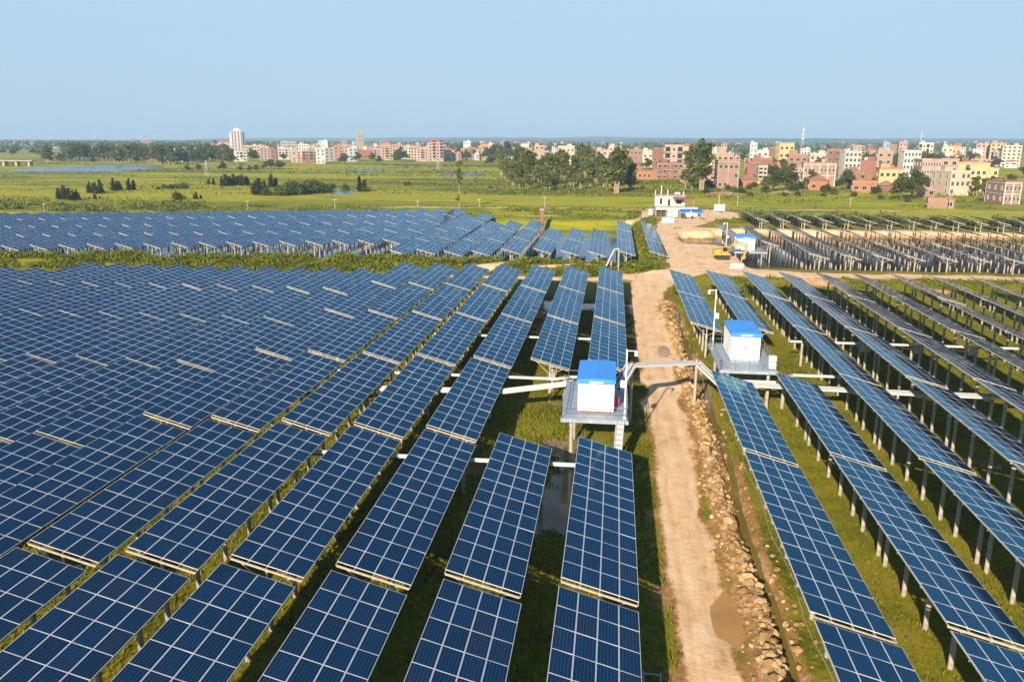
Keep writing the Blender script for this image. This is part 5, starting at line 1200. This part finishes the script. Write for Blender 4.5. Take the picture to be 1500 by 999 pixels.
Bd('brick_house', 'pale brick four storey block with roof room', 1287, 1310, 218, 247, 'peach', 4, .12, 'flat', 'grid', Y=580)
Bd('white_block', 'white four storey block left of the pink school', 1322, 1352, 221, 256, 'white', 5, .4, 'plain', 'grid', Y=520, bays=5)
Bd('yellow_house', 'yellow two storey house with red parapet', 1292, 1328, 242, 272, 'yellow', 2, .2, 'redflat', 'grid', Y=445, bays=4)
Bd('brown_shed', 'brown roofed shed below the yellow two storey house', 1296, 1319, 264, 280, 'brick', 1, .1, 'hip', 'sparse', depth=7)
Bd('pink_school', 'long pink four storey school block with paired windows', 1351, 1386, 234, 279, 'rose', 4, .25, 'plain', 'grid', Y=432, bays=7, depth=14)
Bd('pink_wing', 'pale pink top wing behind the pink school', 1384, 1408, 233, 262, 'pink', 4, .1, 'plain', 'sparse', Y=470)
Bd('cream_block', 'cream two storey block with beige shaded left side', 1382, 1433, 246, 287, 'cream', 3, .55, 'flat', 'sparse', bays=4, depth=15, frame=None)
Bd('yellow_wing', 'pale yellow annex joined to the right of the cream block', 1431, 1472, 247, 276, 'yellow', 3, .12, 'plain', 'sparse', Y=440, depth=14, bays=5)
Bd('yellow_wing', 'yellow upper annex with dark roof behind the cream block', 1408, 1456, 239, 260, 'yellow', 4, .1, 'plain', 'sparse', Y=480, depth=12)
Bd('brick_shed', 'small brick shed with pale roof below the pink school', 1357, 1380, 276, 289, 'palebrick', 1, .1, 'plain', 'grid', depth=6)
Bd('brick_shed', 'low solitary brick shed in the grass before the village', 1374, 1410, 294, 306, 'palebrick', 1, .05, 'plain', 'sparse', depth=6, bays=3)
Bd('brick_house', 'two storey brick house with white band at the right edge', 1469, 1512, 266, 300, 'palebrick', 2, .45, 'plain', 'grid', frame='white', depth=14, bays=4)
Bd('brick_house', 'three storey red brick house with pale bands right of the grove', 963, 1003, 235, 264, 'brick', 3, .08, 'flat', 'sparse', frame='peach', bays=5)
Bd('brick_house', 'low red brick house right of the eucalyptus grove', 921, 963, 251, 263, 'orange', 1, .06, 'plain', 'sparse', depth=10, bays=6)
Bd('brick_house', 'small red brick tower house behind the low red house', 931, 943, 241, 259, 'orange', 2, .1, 'flat', 'sparse')
Bd('brick_house', 'red brick house half hidden left of the tallest eucalyptus', 998, 1012, 243, 268, 'orange', 2, .1, 'flat', 'sparse')
Bd('brick_house', 'pink brick block with balconies left of the tallest eucalyptus', 973, 1001, 213, 236, 'pink', 4, .1, 'plain', 'balcony', Y=650)
Bd('brick_house', 'plain brick wall house beside the pink brick block', 956, 973, 217, 236, 'brick', 3, .05, 'plain', 'sparse', Y=700)
Bd('cream_house', 'cream house over the tree row right of the grove', 941, 957, 218, 231, 'cream', 2, .1, 'flat', 'sparse', Y=760)
Bd('cream_house', 'cream block with roof frame above the eucalyptus grove', 891, 910, 212, 232, 'cream', 4, .1, 'flat', 'grid', Y=800)
Bd('brick_house', 'pink house left of the cream block above the grove', 873, 890, 217, 234, 'pink', 3, .1, 'flat', 'grid', Y=780)
Bd('brick_house', 'flat pink house right of the cream block above the grove', 911, 940, 217, 230, 'palebrick', 3, .05, 'flat', 'sparse', Y=820)
Bd('cream_house', 'pale cream house above the middle of the grove', 816, 841, 212, 231, 'cream', 3, .1, 'flat', 'grid', Y=820)
Bd('cream_house', 'tall peach house above the left part of the grove', 782, 797, 211, 234, 'peach', 5, .1, 'flat', 'sparse', Y=800)
# the long town front left of the grove
TOWN = [
 ('pale_block', 'white four storey block at the left end of the town', 241, 260, 218, 237, 'white', 4, .25, 'flat', 'band', None),
 ('pale_block', 'white four storey block with bluish right side at the left end', 260, 285, 217, 237, 'white', 4, .5, 'flat', 'band', None),
 ('cream_house', 'cream house below the tall white tower', 326, 341, 215, 234, 'cream', 4, .1, 'flat', 'balcony', None),
 ('pale_block', 'white fronted house right of the cream house below the tower', 340, 358, 222, 237, 'white', 3, .3, 'plain', 'balcony', None),
 ('yellow_house', 'yellowish cream block right of the tall white tower', 352, 377, 212, 230, 'cream', 4, .1, 'flat', 'grid', 1060),
 ('pink_block', 'pink block left of the brick terrace', 377, 394, 215, 236, 'pink', 5, .2, 'flat', 'grid', None),
 ('brick_house', 'brick terrace house left of the red balcony block', 394, 406, 217, 236, 'brick', 4, .1, 'flat', 'grid', 990),
 ('white_house', 'white block with red balconies', 405, 424, 216, 236, 'white', 4, .1, 'flat', 'balcony', 980),
 ('pink_block', 'pink brick house right of the red balcony block', 424, 439, 220, 239, 'pink', 4, .15, 'flat', 'sparse', None),
 ('white_house', 'small bright white upper house', 435, 451, 210, 228, 'white', 4, .1, 'flat', 'grid', 1150),
 ('pink_block', 'wide pink unfinished block in the town front', 439, 461, 219, 240, 'palebrick', 4, .1, 'flat', 'balcony', None),
 ('white_house', 'white narrow block right of the wide pink block', 461, 474, 218, 240, 'white', 4, .1, 'plain', 'sparse', None),
 ('grey_block', 'shaded grey block right of the white narrow block', 474, 487, 217, 237, 'grey', 4, .1, 'plain', 'grid', None),
 ('brick_house', 'brick block with large dark openings', 487, 501, 214, 236, 'palebrick', 4, .1, 'plain', 'grid', None),
 ('pink_block', 'salmon block left of the blue sided white block', 499, 508, 213, 235, 'peach', 4, .1, 'plain', 'sparse', None),
 ('pale_block', 'white block with blue shaded side', 507, 522, 215, 237, 'bluewhite', 4, .3, 'flat', 'grid', None),
 ('brown_house', 'brown roofed brick house below the beige twin tower', 520, 544, 219, 232, 'brick', 3, .1, 'redhip', 'sparse', 1050),
 ('pink_block', 'pinkish white block with arches', 545, 556, 217, 235, 'pink', 4, .15, 'flat', 'balcony', None),
 ('pink_block', 'pink block with stacked balconies', 556, 574, 214, 235, 'peach', 5, .1, 'redflat', 'balcony', None),
 ('pink_block', 'pink upper block with red roof', 555, 571, 207, 226, 'pink', 4, .1, 'redhip', 'sparse', 1150),
 ('pink_block', 'pink house left of the cream street block', 573, 588, 210, 230, 'pink', 4, .1, 'redflat', 'grid', 1060),
 ('cream_house', 'cream street block left of the balcony block', 587, 601, 213, 230, 'cream', 4, .1, 'flat', 'grid', 1040),
 ('pink_block', 'low pink house left of the balcony block', 600, 610, 214, 232, 'pink', 4, .1, 'flat', 'grid', 1020),
 ('pink_block', 'wide pink brick block with open balconies', 608, 626, 216, 237, 'pink', 5, .1, 'flat', 'balcony', None),
 ('red_roofed_block', 'tall pink seven storey block with stepped red roof', 625, 648, 204.5, 237, 'pink', 7, .12, 'redhip', 'balcony', None),
 ('white_house', 'white house with red roof right of the seven storey block', 648, 663, 217, 236, 'white', 3, .1, 'redhip', 'sparse', None),
 ('white_house', 'white and red house above the tree group', 683, 699, 217, 231, 'pink', 3, .1, 'redflat', 'grid', 1000),
 ('yellow_block', 'yellow block with red roof left of the dark tree group', 703, 715, 208, 230, 'yellow', 5, .3, 'redhip', 'sparse', 1000),
 ('white_house', 'white house joined to the yellow red roofed block', 715, 724, 209, 230, 'white', 4, .1, 'flat', 'sparse', 1020),
 ('white_house', 'far white house with twin gables', 678, 689, 206, 220, 'white', 3, .1, 'flat', 'sparse', 1500),
 ('white_house', 'far white house with bright red top', 762, 774, 208, 222, 'white', 4, .1, 'redhip', 'sparse', 1300),
 ('pink_block', 'pink brown block rising over the left tree belt', 204, 220, 204.8, 218, 'pink', 6, .15, 'flat', 'band', 1900),
 ('red_roofed_block', 'broad red roofed block left of the tall white tower', 317, 337, 206, 220, 'pink', 3, .1, 'redhip', 'sparse', 1500),
 ('beige_tower', 'tall beige twin tower in the hazy town', 521, 533, 193, 220, 'cream', 13, .3, 'flat', 'grid', 2000),
 ('grey_tower', 'grey tower left of the beige twin tower', 499.5, 507.5, 201, 220, 'grey', 9, .2, 'flat', 'grid', 1900),
 ('grey_house', 'grey brown long house with red roofed end', 408, 432, 206.5, 222, 'grey', 4, .1, 'redtop', 'grid', 1400),
 ('white_house', 'white raised roof house above the wide pink block', 466, 479, 205, 220, 'white', 4, .1, 'flat', 'sparse', 1350),
 ('pink_block', 'pink house behind the small white upper house', 455, 468, 210, 226, 'pink', 4, .1, 'flat', 'grid', 1200),
 ('peach_block', 'salmon flat block at the left of the far right estate', 1432, 1452, 208.5, 231, 'peach', 6, .1, 'redtop', 'grid', 900),
 ('yellow_block', 'yellow block with red roof in the far right estate', 1453, 1474, 207.5, 231, 'yellow', 6, .1, 'redflat', 'grid', 880),
 ('cream_block', 'cream block with many windows in the far right estate', 1472, 1498, 211, 233, 'cream', 6, .1, 'redtop', 'grid', 860),
 ('white_house', 'low white house left of the far right estate', 1427, 1441, 219, 229, 'white', 2, .1, 'plain', 'sparse', 860),
 ('cream_house', 'cream terraced block right of the blue fronted house', 1347, 1368, 207.5, 222, 'cream', 4, .1, 'flat', 'balcony', 950),
 ('yellow_house', 'small yellow house with red roof behind the tree row', 1396, 1408, 209.5, 224, 'yellow', 4, .1, 'redhip', 'sparse', 930),
 ('cream_house', 'low cream house left of the small yellow house', 1382, 1397, 212.5, 224, 'cream', 3, .1, 'flat', 'sparse', 930),
 ('pink_block', 'pink house with red roof on the right skyline', 1317, 1329, 206.5, 220, 'pink', 4, .1, 'redflat', 'sparse', 1200),
 ('blue_house', 'small blue fronted house on the right skyline', 1293.5, 1302.5, 206.5, 217, 'slate', 3, .1, 'flat', 'sparse', 1150),
 ('yellow_house', 'yellow gabled house far behind the tall eucalyptus', 1000, 1012, 210, 228, 'cream', 4, .1, 'redhip', 'sparse', 800),
 ('pink_block', 'red roofed pale house far behind the unfinished house', 1056, 1065, 208.5, 220, 'pink', 3, .1, 'redhip', 'sparse', 1100),
 ('white_house', 'pale house with brown eaves left of the small white house', 1099, 1109, 207.5, 224, 'white', 4, .1, 'redtop', 'sparse', 1000),
]
for nm, la, u0, u1, vt, vb, c, fl, ro, rf, st, Y in TOWN: building(nm, la, u0, u1, vt, vb, c, fl, ro, rf, st, Y, near=False if (Y or 0) > 1000 else True)
# the tall white tower
p = AY(344, 215, 1180); t = empty('white_tower', (p.x, 1190, .5), .42); tag(t, 'tall white tower with small pavilion on top', 'tower block')
H = AY(344, 191.5, 1180).z - .5
b = MB(); b.box(-8, -8, -.5, 8, 8, H); b.box(-11, -4, -.5, -8, 8, H - 3); b.box(8, -5, -.5, 10.5, 8, H - 2)
for k in range(14):
    z = 2.5 + k * (H - 3) / 14
    for x in (-6.4, -2.4, 2.4, 6.4): b.box(x - 1.0, -8.08, z, x + 1.0, -7.9, z + 1.6, 1)
    for y in (-3, 1, 5): b.box(10.5, y - 1.1, z, 10.58, y + 1.1, z + 1.6, 1)
b.build('wall', [M['wall_white'], M['glass_dark']], t)
b = MB(); b.box(8.6, -5.2, 1, 10.9, 8.2, H - 3); b.build('glazed_side', M['wall_slate'], t)
b = MB(); b.box(-8.3, -8.3, H, 8.3, 8.3, H + .5); b.box(-4, -4, H + .5, 4, 4, H + 3.2); rf = b.build('roof', M['wall_white'], t)
b = MB(); b.tube((0, 0, H + 3.2), (0, 0, H + 5.2), 4.2, .4, 8); b.build('pavilion_roof', M['flatroof'], rf)
# more houses of the town, each its own thing, filling the gaps between the ones above
cols = ['cream', 'white', 'pink', 'peach', 'palebrick', 'brick', 'rose', 'white', 'cream', 'grey']
word = dict(cream='cream', white='white', pink='pink', peach='peach', palebrick='pale brick', brick='brick', rose='rose', grey='grey', orange='orange brick')
def filler(n, ua, ub, Ya, Yb, ha, hb, wa=9, wb=20, pal=None):
    for i in range(n):
        u = rng.uniform(ua, ub); Y = rng.uniform(Ya, Yb); c = rng.choice(pal or cols); fl = rng.choice((2, 3, 3, 4, 4, 5)); rf = rng.choice(('flat', 'flat', 'redhip', 'redflat', 'redtop', 'plain'))
        H = rng.uniform(ha, hb) * fl / 3.6; w_ = rng.uniform(wa, wb); D = Y * 1.03; du = w_ * F_PX / D / 2
        q = project((AY(u, 215, Y).x, Y, H + .5 + (2.2 if rf in ('flat', 'redtop', 'redflat') else .6))); 
        d = 'far %s%s %s house' % ('red roofed ' if rf in ('redhip', 'redflat', 'redtop') else '', word[c], ['', '', 'two storey', 'three storey', 'four storey', 'five storey'][fl])
        building('town_house', None, u - du, u + du, q[1], 240, c, fl, rng.uniform(-.1, .35), rf, rng.choice(('grid', 'sparse', 'band', 'balcony')), Y, group='houses of the hazy town', desc=d, near=False)
filler(64, 370, 760, 1060, 1500, 9, 13, 7, 15); filler(40, 330, 800, 1500, 2300, 9, 15, 8, 18)
filler(24, 640, 790, 960, 1250, 7.5, 11, 7, 13); filler(46, 0, 1500, 2700, 4300, 9, 14, 12, 26); filler(26, 0, 235, 1900, 3200, 9, 17); filler(12, 180, 330, 1300, 1900, 8, 14)
filler(34, 760, 1010, 900, 2300, 8, 12, 8, 16); filler(50, 1000, 1510, 1000, 2600, 8, 12, 8, 17); filler(46, 1040, 1310, 470, 900, 6, 8.5, 6, 12, ['brick', 'brick', 'palebrick', 'orange', 'peach', 'cream', 'pink']); filler(14, 1330, 1500, 620, 900, 7, 9, 8, 14)
for i in range(30):                               # towers of the far city, nearly lost in the haze
    u = rng.choice((rng.uniform(15, 90), rng.uniform(90, 330), rng.uniform(100, 270))); Y = rng.uniform(9600, 12500); H = rng.uniform(45, 100); p = AY(u, 205, Y); w_ = rng.uniform(16, 30)
    b = MB(); b.box(-w_ / 2, -w_ / 2, -1, w_ / 2, w_ / 2, H); b.box(-w_ / 5, -w_ / 5, H, w_ / 5, w_ / 5, H + 5)
    o = b.build('distant_tower', M['wall_grey'], None, (p.x, Y, .5), (0, 0, rng.uniform(0, .6))); PEND.append((o, 'faint grey distant tower', u, Y)); tag(o, None, 'tower block', 'towers of the far city')
# viaduct at the far left
t = empty('viaduct', (AY(-10, 240, 690).x, 690, .5), 0.15); tag(t, 'low concrete viaduct at the far left beyond the lake', 'viaduct')
b = MB(); b.box(-60, -4, 4.6, 38, 4, 5.4); b.build('deck', M['flatroof'], t)
for i in range(9):
    b = MB(); x = -58 + i * 11.5; b.box(x - .9, -3, -.5, x + .9, 3, 4.6); b.build('pier', M['concrete'], t)
p = G(1046, 286, .5)
def mound(u, v, wu, h_, name, label, m, seed):
    c = G(u, v, .45); rx = wu * c.y / F_PX / 2; n, k = 26, 7; b = MB(); vs, fs = [], []
    for j in range(k):
        q = j / (k - 1)
        for i in range(n):
            a = 2 * math.pi * i / n; rr = rx * math.cos(q * 1.5) * (1 + .2 * math.sin(a * 3 + seed) + .1 * math.sin(a * 7 + 2 * seed)); vs.append((rr * math.cos(a), rr * .5 * math.sin(a), h_ * .6 * math.sin(q * 1.5) * (1 + .3 * math.sin(a * 2 + q * 5 + seed) + .25 * math.sin(a * 5 + q * 9)) - .3))
    for j in range(k - 1): fs += [(j * n + i, j * n + (i + 1) % n, (j + 1) * n + (i + 1) % n, (j + 1) * n + i) for i in range(n)]
    fs.append(tuple((k - 1) * n + i for i in range(n))); b.add(vs, fs)
    tag(b.build(name, m, None, (c.x, c.y + rx * .3, .45), smooth=True), label, 'mound')
M['earth'] = basic('bare_earth', (.25, .155, .075), .95, .35, .6, bmp=.5)
mound(1063, 287, 56, 3.0, 'earth_mound', 'bare earth mound at the foot of the tallest eucalyptus', M['earth'], 1)
mound(1148, 284, 34, 2.2, 'earth_mound', 'bare earth mound under the wide dark trees', M['earth'], 4)
mound(848, 268, 22, 3.2, 'straw_stack', 'grey brown straw stack among the grove trees', M['straw'], 2)
mound(839, 266, 12, 3.0, 'straw_stack', 'reddish straw stack left of the grey brown one', M['rust'], 3)

# ------------------------------------------------------------------ labels of the many: counted off from landmarks
LM = [(15, 'the far left viaduct'), (110, 'the left casuarinas'), (212, 'the pink brown block'), (260, 'the left white blocks'), (303, 'the left pylon'), (344, 'the white tower'), (415, 'the red balcony block'), (473, 'the raised roof house'), (527, 'the beige twin tower'), (566, 'the stacked balcony block'), (600, 'the low pink house'), (636, 'the seven storey block'), (673, 'the slender tree'), (709, 'the yellow block'), (768, 'the red topped house'), (829, 'the cream grove house'), (900, 'the cream grove block'), (965, 'the brick wall house'), (1028, 'the tallest eucalyptus'), (1068, 'the unfinished house'), (1118, 'the small white house'), (1151, 'the yellow mast block'), (1175, 'the white mast'), (1249, 'the grey sided block'), (1298, 'the pale brick block'), (1337, 'the white school neighbour'), (1370, 'the pink school'), (1402, 'the small yellow house'), (1463, 'the right estate')]
from collections import defaultdict
buckets = defaultdict(list)
for o, desc, u, Y in PEND:
    lu, ln = min(LM, key=lambda q: abs(q[0] - u)); buckets[(desc, ln, u >= lu)].append((abs(u - lu), o))
for (desc, ln, right), L_ in buckets.items():
    L_.sort(key=lambda q: q[0])
    for i, (_, o) in enumerate(L_):
        nth = (ORD[i] + ' ') if len(L_) > 1 else ''
        o['label'] = '%s, %s%s of %s' % (desc, nth, 'right' if right else 'left', ln) if nth else '%s just %s of %s' % (desc, 'right' if right else 'left', ln)

# ------------------------------------------------------------------ haze: one even box of air round everything below the sky
hm = bpy.data.materials.new('pale_haze'); hm.use_nodes = True; hm.node_tree.nodes.clear()
pv = hm.node_tree.nodes.new('ShaderNodeVolumePrincipled'); mo = hm.node_tree.nodes.new('ShaderNodeOutputMaterial')
pv.inputs['Color'].default_value = (0.50, 0.76, 1.0, 1); pv.inputs['Density'].default_value = HAZE; pv.inputs['Anisotropy'].default_value = 0.0
hm.node_tree.links.new(pv.outputs[0], mo.inputs['Volume'])
b = MB(); b.box(-17000, -17000, -4.5, 17000, 17000, 105); tag(b.build('haze', hm), kind='stuff')
